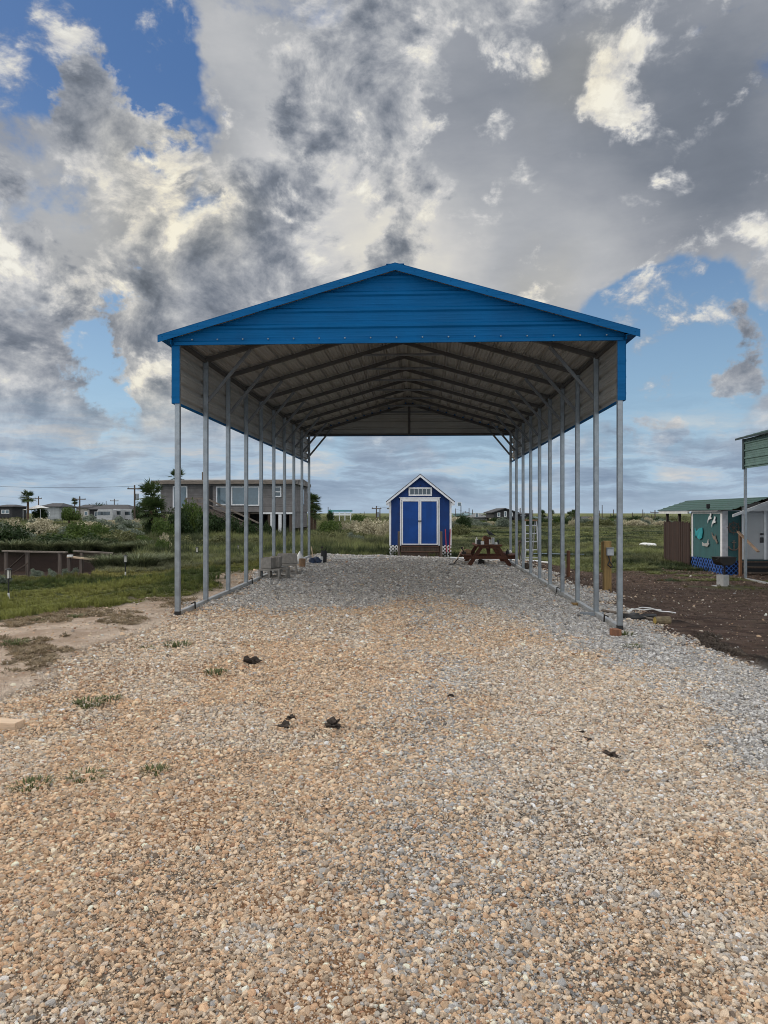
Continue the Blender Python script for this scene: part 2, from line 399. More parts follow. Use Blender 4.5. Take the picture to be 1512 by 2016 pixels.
# ------------------------------------------------------------------ blue shed beyond the carport
ds = 26.6; cx, cy = XY(827.5, ds); gsz = ZV(1101.5, ds); PX = ds/F
sh = T('garden_shed', 'small navy blue shed with white trim, double doors and steps, standing beyond the carport', 'shed', (cx, cy, gsz))
w = 60.5*PX; hb = 29*PX; he = 120*PX; hp = 168.5*PX; LEN = 3.0
def gx(k): return k*PX
b = B(); b.prism([(-w, hb-.02), (w, hb-.02), (w, he-.03), (0, hp-.06), (-w, he-.03)], 0, LEN); part('wall', b, M['navy'], sh)
b = B(); ov = 10*PX
for sg in (-1, 1):
    sl = (hp-he)/(w+0)
    x1 = w+7*PX; z1 = hp-.0-sl*x1
    b.prism([(0, hp), (sg*x1, z1), (sg*x1, z1-.035), (0, hp-.035)], -.14, LEN+.14)
part('roof', b, M['shingle'], sh)
for sg in (-1, 1):
    b = B(); b.prism([(0, hp-.036), (sg*(x1-.01), z1-.036), (sg*(x1-.01), z1-.112), (0, hp-.120)], -.165, -.135); part('rake_trim', b, M['white'], sh)
    b = B(); b.prism([(sg*(x1-.01), z1-.037), (sg*(x1-.01), z1-.137), (sg*(w+.005), z1-.165), (sg*(w+.005), z1-.06)], -.133, LEN+.13); part('eave_soffit', b, M['white'], sh)
    b = B(); b.b2((sg*(w-.055), -.02, hb-.02), (sg*(w+.015), -.001, he-.02)); b.b2((sg*(w+.001), .0, hb-.02), (sg*(w+.016), .07, he-.05)); part('corner_trim', b, M['white'], sh, .003)
# door frame and doors; x in photo pixels from the shed centre
dx0, dx1 = gx(-40), gx(38); dtop = hb+90*PX; dbot = hb
b = B(); b.b2((dx0, -.035, dtop-.03), (dx1, -.002, dtop+.04)); b.b2((dx0, -.03, dbot-.03), (dx0+.046, -.002, dtop-.03)); b.b2((dx1-.046, -.03, dbot-.03), (dx1, -.002, dtop-.03)); b.b2((dx0-.03, -.05, dtop+.04), (dx1+.03, -.002, dtop+.065))
part('door_frame', b, M['white'], sh, .003)
for sg in (-1, 1):
    a = dx0+.058 if sg < 0 else (dx0+dx1)/2+.004; e = (dx0+dx1)/2-.004 if sg < 0 else dx1-.058
    b = B(); b.b2((a, -.03, dbot), (e, -.005, dtop-.035)); d_ = part('door', b, M['navydoor'], sh)
    b = B(); t = .05; z0, z1_ = dbot, dtop-.035
    b.b2((a, -.048, z0), (a+t, -.0305, z1_)).b2((e-t, -.048, z0), (e, -.0305, z1_)).b2((a+t, -.048, z1_-t), (e-t, -.0305, z1_)).b2((a+t, -.048, z0), (e-t, -.0305, z0+t*.8))
    part('door_trim', b, M['white'], d_, .003)
    xx = e-.03 if sg < 0 else a+.03
    b = B(); b.b2((xx-.022, -.062, (z0+z1_)/2+.03), (xx+.022, -.0485, (z0+z1_)/2+.07))
    if sg < 0: b.cyl((xx-.02, -.08, (z0+z1_)/2+.05), (xx+.08, -.08, (z0+z1_)/2+.05), .012)
    part('latch', b, M['iron'], d_)
b = B(); wz = he+5*PX; wt = .055; wx0, wx1 = gx(-23), gx(23)
b.b2((wx0, -.04, wz), (wx1, -.002, wz+wt)).b2((wx0, -.04, wz+17*PX-wt), (wx1, -.002, wz+17*PX)).b2((wx0, -.04, wz+wt), (wx0+wt, -.002, wz+17*PX-wt)).b2((wx1-wt, -.04, wz+wt), (wx1, -.002, wz+17*PX-wt))
wf = part('transom_window', b, M['white'], sh, .003)
b = B(); b.b2((wx0+wt, -.012, wz+wt), (wx1-wt, -.004, wz+17*PX-wt)); part('pane', b, M['glassdark'], wf)
for k in range(1, 5):
    b = B(); x = wx0+wt+(wx1-wx0-2*wt)*k/5; b.b2((x-.008, -.025, wz+wt), (x+.008, -.013, wz+17*PX-wt)); part('muntin', b, M['white'], wf)
b = B(); b.b2((-.02, -.07, hp-.42), (.02, -.002, hp-.40)); part('gable_hook', b, M['iron'], sh)
def lattice(b, P, U, V, wd, ht, pitch=.1, sw=.026, th=.008, border=0):
    """diagonal lattice in plane (U,V) from corner P"""
    P = Vector(P); U = Vector(U); V = Vector(V); Nn = U.cross(V)
    k = -ht
    while k < wd:
        for s_ in (1, -1):
            # line from (k,0) to (k+ht,ht) clipped
            pts = []
            a0, a1 = (k, k+ht)
            t0, t1 = 0., 1.
            if a0 < 0: t0 = -a0/ht
            if a1 > wd: t1 = (wd-a0)/ht
            if t1 > t0+.02:
                p = (a0+ht*t0, ht*t0); q = (a0+ht*t1, ht*t1)
                if s_ < 0: p = (p[0], ht-p[1]); q = (q[0], ht-q[1])
                b.beam(P+U*p[0]+V*p[1]+Nn*th*s_*.55, P+U*q[0]+V*q[1]+Nn*th*s_*.55, sw, th, Nn)
        k += pitch
    return b
for x0, x1_ in ((-w, gx(-42)), (gx(42), w)):
    b = B(); lattice(b, (x0, -.012, 0), (1, 0, 0), (0, 0, 1), x1_-x0, hb-.02, .125, .036)
    part('lattice_skirt', b, M['vinyl'], sh)
b = B(); b.b2((-w+.1, .25, -.05), (w-.1, LEN-.1, hb)); part('crawl_shade_box', b, M['black'], sh)  # solid black box painted as the shade behind the skirt lattice
st = T('wooden_steps', 'dark brown wooden steps with two upright posts in front of the blue shed doors', 'steps', (cx, cy-.06, gsz))
for k in range(3):
    b = B(); zz = hb-.03-k*hb/3.0; b.b2((gx(-37), -.28-k*.26, zz-.035), (gx(36), .0-k*.26-.01, zz)); part('tread', b, M['deck'], st, .004)
    b = B(); b.b2((gx(-37), -.015-k*.26-.24, zz-hb/3), (gx(36), -.015-k*.26-.225, zz-.036)); part('riser', b, M['darkwood'], st)
for k in (-37, -12, 12, 36):
    b = B(); b.prism([(-.0, 0), (-.80, 0), (-.80, .06), (-.02, hb-.07)], gx(k)-.018, gx(k)+.018, 'yz'); part('stringer', b, M['deck'], st)
for k in (-41, 40):
    b = B(); b.b2((gx(k)-.038, -.80, -.05), (gx(k)+.038, -.72, 51*PX+.1)); part('post', b, M['greypost'], st, .005)
# ------------------------------------------------------------------ things by the shed
def concblock(loc, rz, label, m='conc', upright=False, s=1):
    b = B(); L, D, H = .40, .20, .20; t = .035
    for y in (-D/2+t/2, D/2-t/2): b.box((0, y, H/2), (L, t, H))
    for x in (-L/2+t/2, 0, L/2-t/2): b.box((x, 0, H/2), (t, D-2*t-.0005, H-.0005))
    me = b.mesh('concrete_block', M[m], .003)
    if upright:   # holes face the front
        me.transform(Matrix.Translation((0, .0, D/2)) @ Matrix.Rotation(math.pi/2, 4, 'X') @ Matrix.Translation((0, 0, -H/2)))
    return one('concrete_block', me, None, label, 'concrete block', loc, rz, 'loose concrete blocks', s=s)
concblock((cx+gx(-61), cy-.32, gsz), .05, 'concrete block with two open holes at the left corner of the blue shed', upright=True, s=.8)
for k, (xx, lean, lb) in enumerate(((52, -3, 'red handled pole leaning on the blue shed wall, nearer the door'), (56.5, 2, 'red handled pole leaning on the blue shed wall, nearer the corner'))):
    b = B(); b.cyl((0, 0, 0), (gx(lean), .20, 44*PX), .014); p = T('long_handled_tool', lb, 'garden tool', (cx+gx(xx), cy-.24, gsz), 0, 'red poles by the shed')
    b2 = B(); b2.cyl((0, 0, 0), (gx(lean)*.35, .07, 15*PX), .02).b2((-.05, -.02, 0), (.05, .02, .04)); part('foot', b2, M['iron'], p)
    b3 = B(); b3.cyl((gx(lean)*.35, .07, 15*PX), (gx(lean), .20, 60*PX), .017); part('handle', b3, M['red'], p)

# ------------------------------------------------------------------ picnic table
dt = 18.9; tx, ty = XY(965, dt); tz = ZV(1118.5, dt)
pt = T('picnic_table', 'red brown wooden picnic table seen end on, top crowded with small things', 'picnic table', (tx, ty, tz), .03)
K = dt/F; TL = 1.35
def kx(u): return (u-965)*K
def kz(v): return (1118.5-v)*K
for i in range(4):
    a = kx(939)+i*(kx(989)-kx(939))/4; b = B(); b.b2((a+.005, 0, kz(1076)), (a+(kx(989)-kx(939))/4-.005, TL, kz(1072.5))); part('top_board', b, M['stain'], pt, .004)
for a, e in ((kx(913), kx(928)), (kx(1001), kx(1019))):
    b = B(); b.b2((a, -.05, kz(1094.5)), (e, TL+.05, kz(1091.5))); part('bench_seat', b, M['stain'], pt, .004)
for yy in (.12, TL-.15):
    for sg in (-1, 1):
        b = B(); xt = kx(965)+sg*kx(965+15); xb = sg*(.55)
        b.prism([(xt-.05, kz(1076)), (xt+.06, kz(1076)), (xb+.075, 0), (xb-.055, 0)] if sg > 0 else [(xt-.06, kz(1076)), (xt+.05, kz(1076)), (xb+.055, 0), (xb-.075, 0)], yy, yy+.045)
        part('leg', b, M['stain'], pt, .004)
    b = B(); b.b2((kx(914), yy-.045, kz(1101)), (kx(1018), yy-.001, kz(1095))); part('cross_beam', b, M['stain'], pt, .004)
b = B(); b.b2((-.04, .3, kz(1099)), (.04, .34, kz(1077))); b.beam((0, .34, kz(1098)), (0, .75, kz(1077)), .05, .05); part('brace', b, M['stain'], pt)
b = B(); b.b2((kx(944), .03, kz(1080)), (kx(984), .075, kz(1076.3))); part('cleat', b, M['stain'], pt)
def tabl(u, y, v0): return (tx+kx(u)*math.cos(.03)-y*math.sin(.03), ty+y, tz+kz(v0)+.001)
topz = 1072.5
def can(u, y, r, h, m, name, label, cat, v0=topz, neck=False, mi2=None):
    b = B()
    pr = [(0, 0), (r, 0), (r, h*.92), (r*.9, h)]
    if neck: pr = [(0, 0), (r, 0), (r, h*.62), (r*.45, h*.75), (r*.45, h*.97)]
    pr += [(pr[-1][0]*.85, pr[-1][1]), (pr[-1][0]*.8, pr[-1][1]-h*.05), (0, pr[-1][1]-h*.05)]
    b.lathe(pr, n=14); return one(name, b, m, label, cat, tabl(u, y, v0), smooth=False)
can(945.5, .25, .06, .12, M['black'], 'jar', 'squat black jar near the left end of the picnic table top', 'jar')
can(943, .55, .035, .18, M['plastw'], 'bottle', 'white topped bottle at the left edge of the picnic table top', 'bottle', neck=True)
can(951.5, .2, .045, .08, M['plastw'], 'cup', 'small white cup between the black jar and the tan can on the picnic table', 'cup')
can(954.5, .30, .04, .17, pm('tan can', (.42, .25, .10), .5), 'can', 'tan can left of the dark box on the picnic table', 'can')
can(965, .28, .042, .13, M['plastw'], 'can', 'white can right of the dark box on the picnic table', 'can')
can(973.5, .35, .045, .17, M['alu'], 'jar', 'tall pale jar right of the white can on the picnic table', 'jar')
can(978.5, .22, .04, .05, M['plastw'], 'bowl', 'low white bowl near the right end of the picnic table top', 'bowl')
can(983.5, .3, .035, .11, M['black'], 'cup', 'black cup with a pale rim at the right end of the picnic table top', 'cup')
b = B(); b.box((0, 0, .07), (.11, .12, .14)).box((0.01, -.01, .165), (.2, .1, .05), (.1, .1, .3)).box((-.03, .0, .2), (.1, .12, .03), (0, .15, 0)); one('box', b, M['stain'], 'dark red brown box stacked in the middle of the picnic table top', 'box', tabl(960.5, .27, topz), bevel=.004)
# bird
b = B()
def loft(b, secs, n=10, mi=None):
    vs = []; fs = []
    for c, rx, rz, ax in secs:
        c = Vector(c); ax = Vector(ax).normalized(); s1 = Vector((0, 1, 0)); s2 = ax.cross(s1)
        vs += [c+s1*rx*math.cos(2*math.pi*i/n)+s2*rz*math.sin(2*math.pi*i/n) for i in range(n)]
    for k in range(len(secs)-1): fs += [(k*n+i, k*n+(i+1) % n, (k+1)*n+(i+1) % n, (k+1)*n+i) for i in range(n)]
    fs += [tuple(range(n)), tuple(range((len(secs)-1)*n, len(secs)*n))]
    b.add(vs, fs, mi)
loft(b, [((-.03, 0, .155), .003, .003, (1, 0, .2)), ((-.014, 0, .158), .012, .012, (1, 0, .2)), ((0, 0, .158), .020, .020, (1, 0, -.2)), ((.012, 0, .14), .018, .02, (.6, 0, -1)), ((.025, 0, .105), .03, .035, (.7, 0, -.7)), ((.06, 0, .075), .042, .045, (1, 0, -.5)), ((.11, 0, .055), .036, .036, (1, 0, -.4)), ((.16, 0, .035), .02, .014, (1, 0, -.4)), ((.24, 0, .0), .022, .005, (1, 0, -.4))])
bd = one('bird', b, M['feather'], 'slim dark grey bird perched on top of the clutter on the picnic table', 'bird', tabl(962, .25, 1056.5), smooth=True)
b = B(); b.cyl((.055, .012, .035), (.05, .012, -.035), .004).cyl((.055, -.012, .035), (.05, -.012, -.035), .004); part('legs', b, M['black'], bd)
b = B()
for s_ in (-1, 1): b.prism([(.03, .115), (.09, .095), (.20, .03), (.13, .03), (.05, .06)], s_*.036, s_*.046)
part('wings', b, pm('dark wing', (.03, .032, .036), .8), bd)
b = B(); b.box((0, 0, .05), (.2, .14, .09)).box((.02, 0, .105), (.1, .1, .03)); one('parcel', b, M['brownp'], 'small brown parcel on the left bench of the picnic table', 'parcel', tabl(921, .3, 1091.5), .2, bevel=.004)
b = B(); b.box((0, 0, .03), (.11, .16, .06)).beam((0, -.05, .05), (-.06, -.05, .16), .025, .03).box((-.055, -.05, .16), (.05, .05, .05)); one('power_tool', b, M['iron'], 'dark hand tool lying at the left end of the left picnic bench', 'tool', tabl(914.5, .15, 1091.5), bevel=.004)
b = B(); b.lathe([(0, 0), (.045, 0), (.045, .07), (.02, .1), (.02, .12), (0, .12)]); one('spray_can', b, M['black'], 'black can standing on the right bench of the picnic table', 'can', tabl(1002.5, .3, 1091.5))
b = B(); b.blob((0, 0, .045), .05, (1, 1, .9), 3); one('cloth_bundle', b, M['plastw'], 'pale crumpled bundle beside the black can on the right bench', 'bundle', tabl(1007, .3, 1091.5), smooth=True)
b = B(); b.blob((0, 0, .06), .07, (1.1, .8, .9), 5, .5); one('lump', b, M['iron'], 'dark lump on the gravel under the picnic table', 'debris', G(948, 1111), smooth=True)
b = B(); b.blob((-.06, 0, .02), .06, (1.2, 1, .4), 4, .5).blob((.06, .02, .02), .05, (1, 1, .5), 9, .5); one('paper_scrap', b, M['plastw'], 'white crumpled paper by the right foot of the picnic table', 'paper', G(992, 1116), smooth=False)
# shovel left of the table
p0 = G(884, 1112); p1 = Vector(p0)+Vector((.40, .25, .42))
sv = T('shovel', 'long handled shovel propped on the left bench of the picnic table', 'shovel', p0)
b = B(); b.beam((0, 0, .015), (.15, .05, .03), .14, .012).cyl((.13, .05, .03), (.24, .12, .16), .013, .013); part('blade', b, M['iron'], sv)
b = B(); b.cyl((.20, .11, .12), (.38, .22, .44), .013); part('handle', b, M['freshwood'], sv)
# pipes on the ground behind the table
a = G(886, 1100.5); e = G(1062, 1107)
b = B(); b.cyl((0, 0, .03), Vector(e)-Vector(a)+Vector((0, 0, .03)), .032, .032, 12); one('white_pipe', b, M['vinyl'], 'long white plastic pipe lying on the ground behind the picnic table', 'pipe', a, smooth=False)
a = G(1066, 1109); b = B(); b.cyl((0, 0, .035), (.22, -.25, .03), .028, .028, 10); one('white_pipe', b, M['vinyl'], 'short white plastic pipe piece past the right end of the long white pipe', 'pipe', a)
a = G(1050, 1095); e = G(1150, 1096.5); b = B(); b.cyl((0, 0, .1), Vector(e)-Vector(a)+Vector((0, 0, .1)), .018, .018, 8); one('blue_pipe', b, pm('pale blue pipe', (.20, .27, .33), .5), 'long pale blue pipe lying in the grass behind the ladder', 'pipe', a)
# ladder
dl = 19.6; lx, ly = XY(1047, dl); lz = gz(lx, ly); kl = dl/F
ld = T('step_ladder', 'aluminium step ladder standing open behind the right hand posts', 'ladder', (lx, ly, lz), .1)
hl = 86*kl
for sg in (-1, 1):
    b = B(); b.beam((sg*.155, 0.12, hl), (sg*.17, .0, .35), .028, .05, (0, 1, 0)).beam((sg*.17, 0, .35), (sg*.225, -.06, 0), .03, .05, (0, 1, 0)); part('front_rail', b, M['alu'], ld, .003)
    b = B(); b.beam((sg*.13, .16, hl), (sg*.16, .62, 0.02), .02, .04, (0, 1, 0)); part('rear_leg', b, M['alu'], ld, .003)
for k in range(5):
    z = hl*(.16+k*.185); b = B(); b.box((0, .01+.12*z/hl, z), (.33, .07, .028)); part('rung', b, M['alu'], ld, .003)
b = B(); b.box((0, .14, hl+.02), (.36, .12, .04)); part('top_cap', b, M['brownp'], ld, .004)
for k in (.3, .6): 
    b = B(); b.cyl((-.15, .55-.42*k, hl*k), (.15, .55-.42*k, hl*k), .01); part('rear_brace', b, M['alu'], ld)
for q_ in (((-.19, -.02, .12), (-.10, .45, .36)), ((.19, -.02, .14), (.28, .35, .0))): b = B(); b.cyl(*q_, .012); part('strap', b, M['black'], ld)
# dark pole behind
a = G(1079, 1100); b = B(); b.cyl((0, 0, 0), (-.06, 0, .62), .016, .010, 8); one('steel_stake', b, M['iron'], 'thin dark stake in the grass right of the ladder', 'stake', a)
a = G(1022, 1104); b = B(); b.cyl((0, 0, 0), (.02, .05, .5), .02, .02, 8).blob((.03, .05, .55), .05, (1, 1, 1), 2); one('capped_stake', b, M['darkwood'], 'dark stake with a round black cap between the rear right posts', 'stake', a)
a = G(1034, 1121); b = B(); b.blob((0, 0, .07), .1, (1, .8, .9), 8, .5); one('dark_sack', b, M['stone'], 'dark dirty sack at the foot of the ladder', 'sack', a, smooth=True)

# posts on the right
a = G(1119, 1137); K2 = depth(a)/F
b = B(); b.cyl((0, 0, -.1), (0, 0, 53*K2), .042, .040, 12); one('round_post', b, M['stainv'], 'short round red brown post in the dirt right of the carport', 'post', a)
a2 = Vector(a)+Vector((-7*K2, .1, 0)); b = B(); b.cyl((0, 0, -.05), (0, 0, 29*K2), .03, .03, 12).cyl((0, 0, 29*K2), (-.01, 0, 29*K2+.02), .036, .036, 12); one('riser_pipe', b, M['vinyl'], 'white pipe stub standing beside the short round post', 'pipe', a2)
a = G(1195, 1163); K2 = depth(a)/F
ub = T('utility_post', 'yellow square lumber post carrying a grey electrical box, right of the carport', 'post', a)
b = B(); b.b2((-7*K2, -.07, -.1), (7*K2, .07, 98*K2)); part('post', b, M['yellowwood'], ub, .006)
b = B(); b.b2((-9*K2, .0705, 40*K2), (-3*K2, .12, 96*K2)); part('side_board', b, M['yellowwood'], ub, .004)
b = B(); b.b2((-3.5*K2, -.16, 70*K2), (9*K2, -.071, 84*K2)); bx = part('electric_box', b, pm('grey box', (.36, .38, .40), .5, .2), ub, .006)
b = B(); b.b2((-4*K2, -.17, 84*K2), (9.5*K2, -.07, 85.5*K2)); part('lid', b, M['galv'], bx)
b = B(); b.path([(0, -.1, 70*K2), (.02, -.12, 60*K2), (-.02, -.13, 52*K2), (.05, -.11, 46*K2), (.08, -.1, 50*K2), (.03, -.09, 58*K2)], .012); part('cable', b, M['black'], ub)

# loose things at the foot of the right front post
a = G(1216, 1252); b = B(); b.box((0, 0, .03), (.09, .12, .1)); one('wood_block', b, woodm('reddish block', (.22, .10, .055), 2), 'reddish wood block wedged under the right front post', 'wood block', Vector(a)+Vector((-.02, 0.02, 0)), .3, bevel=.004)
a = G(1134, 1192); b = B(); b.box((0, 0, .015), (.14, .09, .05)); one('wood_block', b, M['yellowwood'], 'yellow wood block under the right base rail', 'wood block', a, .4, bevel=.004)
a = G(1165, 1213); b = B(); b.box((0, 0, .025), (.32, .05, .055)); one('steel_strip', b, M['galv'], 'short grey steel offcut lying along the right base rail', 'steel offcut', a, -.25, bevel=.004)
a = G(1305, 1229)
lg = T('log', 'short cut log with a yellow end lying on dark soil right of the carport', 'log', a, .15)
b = B(); b.cyl((-.11, 0, .05), (.09, 0, .05), .052, .055, 14); part('bark', b, M['log'], lg)
b = B(); b.cyl((-.112, 0, .05), (-.1105, 0, .05), .045, .045, 14); part('cut_end', b, M['logend'], lg)
a = G(1185, 1206); e = G(1292, 1225); b = B(); b.cyl((0, 0, .03), Vector(e)-Vector(a)+Vector((0, 0, .035)), .02, .017, 8); one('broom_pole', b, M['greywood'], 'pale wooden pole lying behind the right front post', 'pole', a)
a = G(1248, 1219); b = B(); b.blob((0, 0, .035), .13, (1.25, .8, .35), 6, .5).blob((.2, .05, .03), .1, (1.3, .8, .35), 16, .5); one('black_bag', b, M['black'], 'crumpled black bag on the dirt behind the right front post', 'bag', a, smooth=True)
a = G(1236, 1210); b = B(); r_ = random.Random(5)
b.path([(.0, 0, .03), (.08, .1, .05), (.2, .02, .1), (.3, -.05, .10), (.42, -.09, .06), (.55, -.05, .05), (.66, -.02, .03)], .009).path([(0, .05, .04), (.1, .16, .06), (.25, .12, .05), (.38, .16, .06), (.5, .12, .05), (.46, .02, .05), (.44, -.05, .06)], .009)
one('rope', b, M['plastw'], 'pale loose rope tangled over the black bag', 'rope', a)
a = G(1136, 1159); b = B(); b.path([(-.14, -.2, .02), (-.04, 0, .03), (.03, .12, .15), (.08, .2, .28)], .008); one('thin_rod', b, M['plastw'], 'thin white rod stuck slanting in the dirt right of the carport', 'rod', a)

# ------------------------------------------------------------------ blocks and clutter by the left posts
def bl(u, v, dz, rz, label, up=False, m='conc'):
    a = G(u, v); a.z += dz; concblock(a, rz, label, m, up)
bl(531, 1140, 0, .06, 'lower concrete block, holes facing out, at the near left end of the block pile', True)
bl(549, 1137, 0, -.1, 'lower concrete block, holes facing out, right of the first one in the pile', True)
bl(529, 1139, .205, 1.5, 'upper concrete block at the near left of the pile, right by a post')
bl(543, 1136, .205, 1.62, 'upper concrete block second from the left in the pile')
bl(566, 1129, 0, .15, 'lower concrete block with a pale stone in its hole, right end of the pile', True)
bl(566, 1128, .205, .1, 'upper concrete block at the right end of the pile')
bl(550, 1124, .1, .2, 'concrete block at the back of the pile among the posts')
a = G(564, 1131); b = B(); b.blob((0, -.13, .12), .03, (1, 1, .9), 3); one('pale_stone', b, M['conclight'], 'pale round stone tucked in a block hole', 'stone', a, smooth=True)
a = G(595, 1117); k3 = depth(a)/F
b = B(); b.lathe([(0, 0), (.065, 0), (.08, .2), (.074, .2), (.062, .02), (0, .02)]); one('brown_bucket', b, M['brownp'], 'small brown bucket in front of the white bag', 'bucket', a)
a = G(590, 1111); b = B()
b.blob((0, 0, .09), .12, (1, .8, .8), 12, .5, 3).lathe([(.10, .08), (.085, .16), (.045, .25), (.012, .31), (0, .32)], n=9).blob((-.1, -.02, .05), .06, (1.1, .8, .6), 5, .6); one('white_bag', b, M['plastw'], 'white plastic bag with a pointed top by the left posts', 'bag', a, smooth=True)
a = G(574, 1116.5); b = B(); b.beam((0, 0, .03), (.2, .1, .06), .05, .02); one('wood_scrap', b, M['freshwood'], 'pale scrap of board between the white bag and a post', 'board', a)
a = G(614, 1109); b = B(); b.lathe([(0, 0), (.075, 0), (.075, .1), (.06, .14), (0, .14)]); one('blue_jug', b, M['bluep'], 'dark grey blue jug nearest the rear left post', 'jug', a)
a = G(623, 1109); b = B(); b.blob((0, 0, .07), .085, (1.3, .9, .85), 7, .4, 2); one('dark_bag', b, M['bluep'], 'dark blue bag between the jug and the white tub', 'bag', a, smooth=True)
a = G(632, 1108.5); b = B(); b.lathe([(0, 0), (.05, 0), (.055, .13), (.045, .16), (0, .16)]); one('white_tub', b, M['plastw'], 'white tub in front of the black bucket', 'tub', a)
a = G(637.5, 1107.5); bk = T('black_bucket', 'tall black bucket with tools sticking out beside the rear left post', 'bucket', a)
b = B(); b.lathe([(0, 0), (.07, 0), (.082, .29), (.074, .29), (.064, .02), (0, .02)]); part('pail', b, M['black'], bk)
b = B(); b.cyl((-.03, 0, .05), (-.05, 0, .38), .012).cyl((.02, 0, .05), (.035, .02, .34), .012).box((-.05, 0, .38), (.06, .03, .04)); part('tools', b, M['iron'], bk)
a = G(617, 1104); b = B(); b.cyl((0, 0, 0), (-.06, .05, .36), .013); one('wooden_stick', b, M['freshwood'], 'pale wooden stick leaning near the rear left post', 'stick', a)
a = G(683, 1101); b = B(); b.beam((-.35, 0, .02), (.3, -.05, .03), .08, .02); b.beam((.1, .1, .02), (.75, .35, .03), .06, .02); one('thin_boards', b, M['plastw'], 'thin pale boards lying on the gravel left of the blue shed', 'boards', a)
a = G(757, 1083); b = B(); b.beam((-.3, 0, .12), (.35, 0, .12), .1, .04).box((-.2, 0, .05), (.08, .08, .1)).box((.25, 0, .05), (.08, .08, .1)); one('low_plank_bench', b, M['greywood'], 'low grey plank on blocks in the grass behind the blue shed corner', 'plank', a)

# ------------------------------------------------------------------ solar lights
def solar(u, v, hpx, label):
    a = G(u, v); hh = .52 if hpx is None else hpx*depth(a)/F; s_ = hh/.52
    t = T('path_light', label, 'solar light', a, random.random(), 'solar path lights in the lawn', s_)
    b = B(); b.cyl((0, 0, -.05), (0, 0, .10), .018, .018, 8); part('base_sleeve', b, M['plastw'], t)
    b = B(); b.cyl((0, 0, .10), (.0, 0, .33), .013, .013, 8); part('stem', b, M['black'], t)
    b = B(); b.lathe([(0, .33), (.045, .33), (.045, .345), (0, .345)], n=12)
    for k in range(6): c_ = 2*math.pi*k/6; b.cyl((.042*math.cos(c_), .042*math.sin(c_), .345), (.042*math.cos(c_), .042*math.sin(c_), .49), .004, .004, 5)
    part('cage', b, M['black'], t)
    b = B(); b.lathe([(0, .345), (.032, .345), (.032, .485), (0, .485)], n=12); part('lens', b, pm('clear lens', (.62, .60, .55), .25, 0, .1), t)
    b = B(); b.lathe([(.0, .485), (.055, .487), (.05, .50), (0, .515)], n=12); part('cap', b, M['black'], t)
solar(17, 1179, 61, 'nearest solar path light, at the far left edge of the lawn')
solar(247, 1134, 42, 'solar path light on the lawn left of the carport, before the reed clump')
solar(388, 1108, 32, 'solar path light seen between the first and second left posts')
solar(469, 1097, 24, 'solar path light seen between the third and fourth left posts')
solar(534, 1082, 15, 'small distant solar path light near the fifth left post')

# ------------------------------------------------------------------ old dock railing
def rail_thing(name, label, pts, posts, r=.045, mat_='greywood'):
    """pts: list of (u,v,d)"""
    P = [Vector((*XY(u, d), ZV(v, d))) for u, v, d in pts]; o = P[0].copy()
    t = T(name, label, 'railing', o, 0, 'old dock railings')
    b = B()
    for p, q in zip(P[:-1], P[1:]): b.beam(p-o, q-o, .11, .05)
    part('top_rail', b, M[mat_], t, .004)
    for u, v, d, hh in posts:
        q = Vector((*XY(u, d), ZV(v, d)))-o; b = B(); b.beam((q.x, q.y, q.z-.02), (q.x, q.y, q.z-hh), .09, .09, (0, 1, 0)); part('post', b, M['greypost'], t, .005)
    return t, o
t, o = rail_thing('dock_railing', 'long grey dock railing over the dark canal at the far left', [(6, 1085, 23.5), (131, 1087.5, 22.5)], [(12, 1086, 23.5, 1.25), (54, 1087, 23.2, 1.3), (118, 1088, 22.6, 1.3)])
b = B(); b.beam(Vector((*XY(14, 23.5), ZV(1122, 23.5)))-o, Vector((*XY(50, 23.3), ZV(1090, 23.3)))-o, .06, .03); b.beam(Vector((*XY(25, 23), ZV(1128, 23)))-o, Vector((*XY(56, 23), ZV(1108, 23)))-o, .05, .03); part('brace', b, M['darkwood'], t)
t, o = rail_thing('dock_railing', 'shorter grey dock railing right of the gap, half hidden in reeds', [(145, 1085, 23.5), (222, 1089, 23.5)], [(161, 1087, 23.5, .9), (212, 1089, 23.5, .9)])
t, o = rail_thing('dock_plank', 'bleached white plank rail sloping behind the reeds by the dock', [(133, 1096, 21.5), (192, 1102, 21.5)], [(136, 1097, 21.5, .9), (160, 1100, 21.5, .9)], mat_='freshwood')
t['group'] = ''; del t['group']
b = B(); b.box((0, 0, 0), (.14, .1, .06)); one('white_box', b, M['plastw'], 'small white box on the end of the bleached dock plank', 'box', (*XY(138, 21.4), ZV(1094.3, 21.4)), bevel=.004)
# white tarp / boards in the right meadow
a = G(1275, 1077); b = B(); b.blob((0, 0, .08), .42, (1, .7, .32), 21, .3, 3, fr=1.0); one('white_tarp', b, M['plastw'], 'white tarp heap lying in the meadow left of the brown fence', 'tarp', a, smooth=True)
a = G(1285, 1080); b = B(); b.beam((-.5, 0, .06), (.45, -.1, .05), .1, .03).beam((.3, -.3, .05), (.75, -.9, .04), .1, .03); one('bleached_boards', b, M['greywood'], 'bleached boards in the grass by the white tarp', 'boards', a)

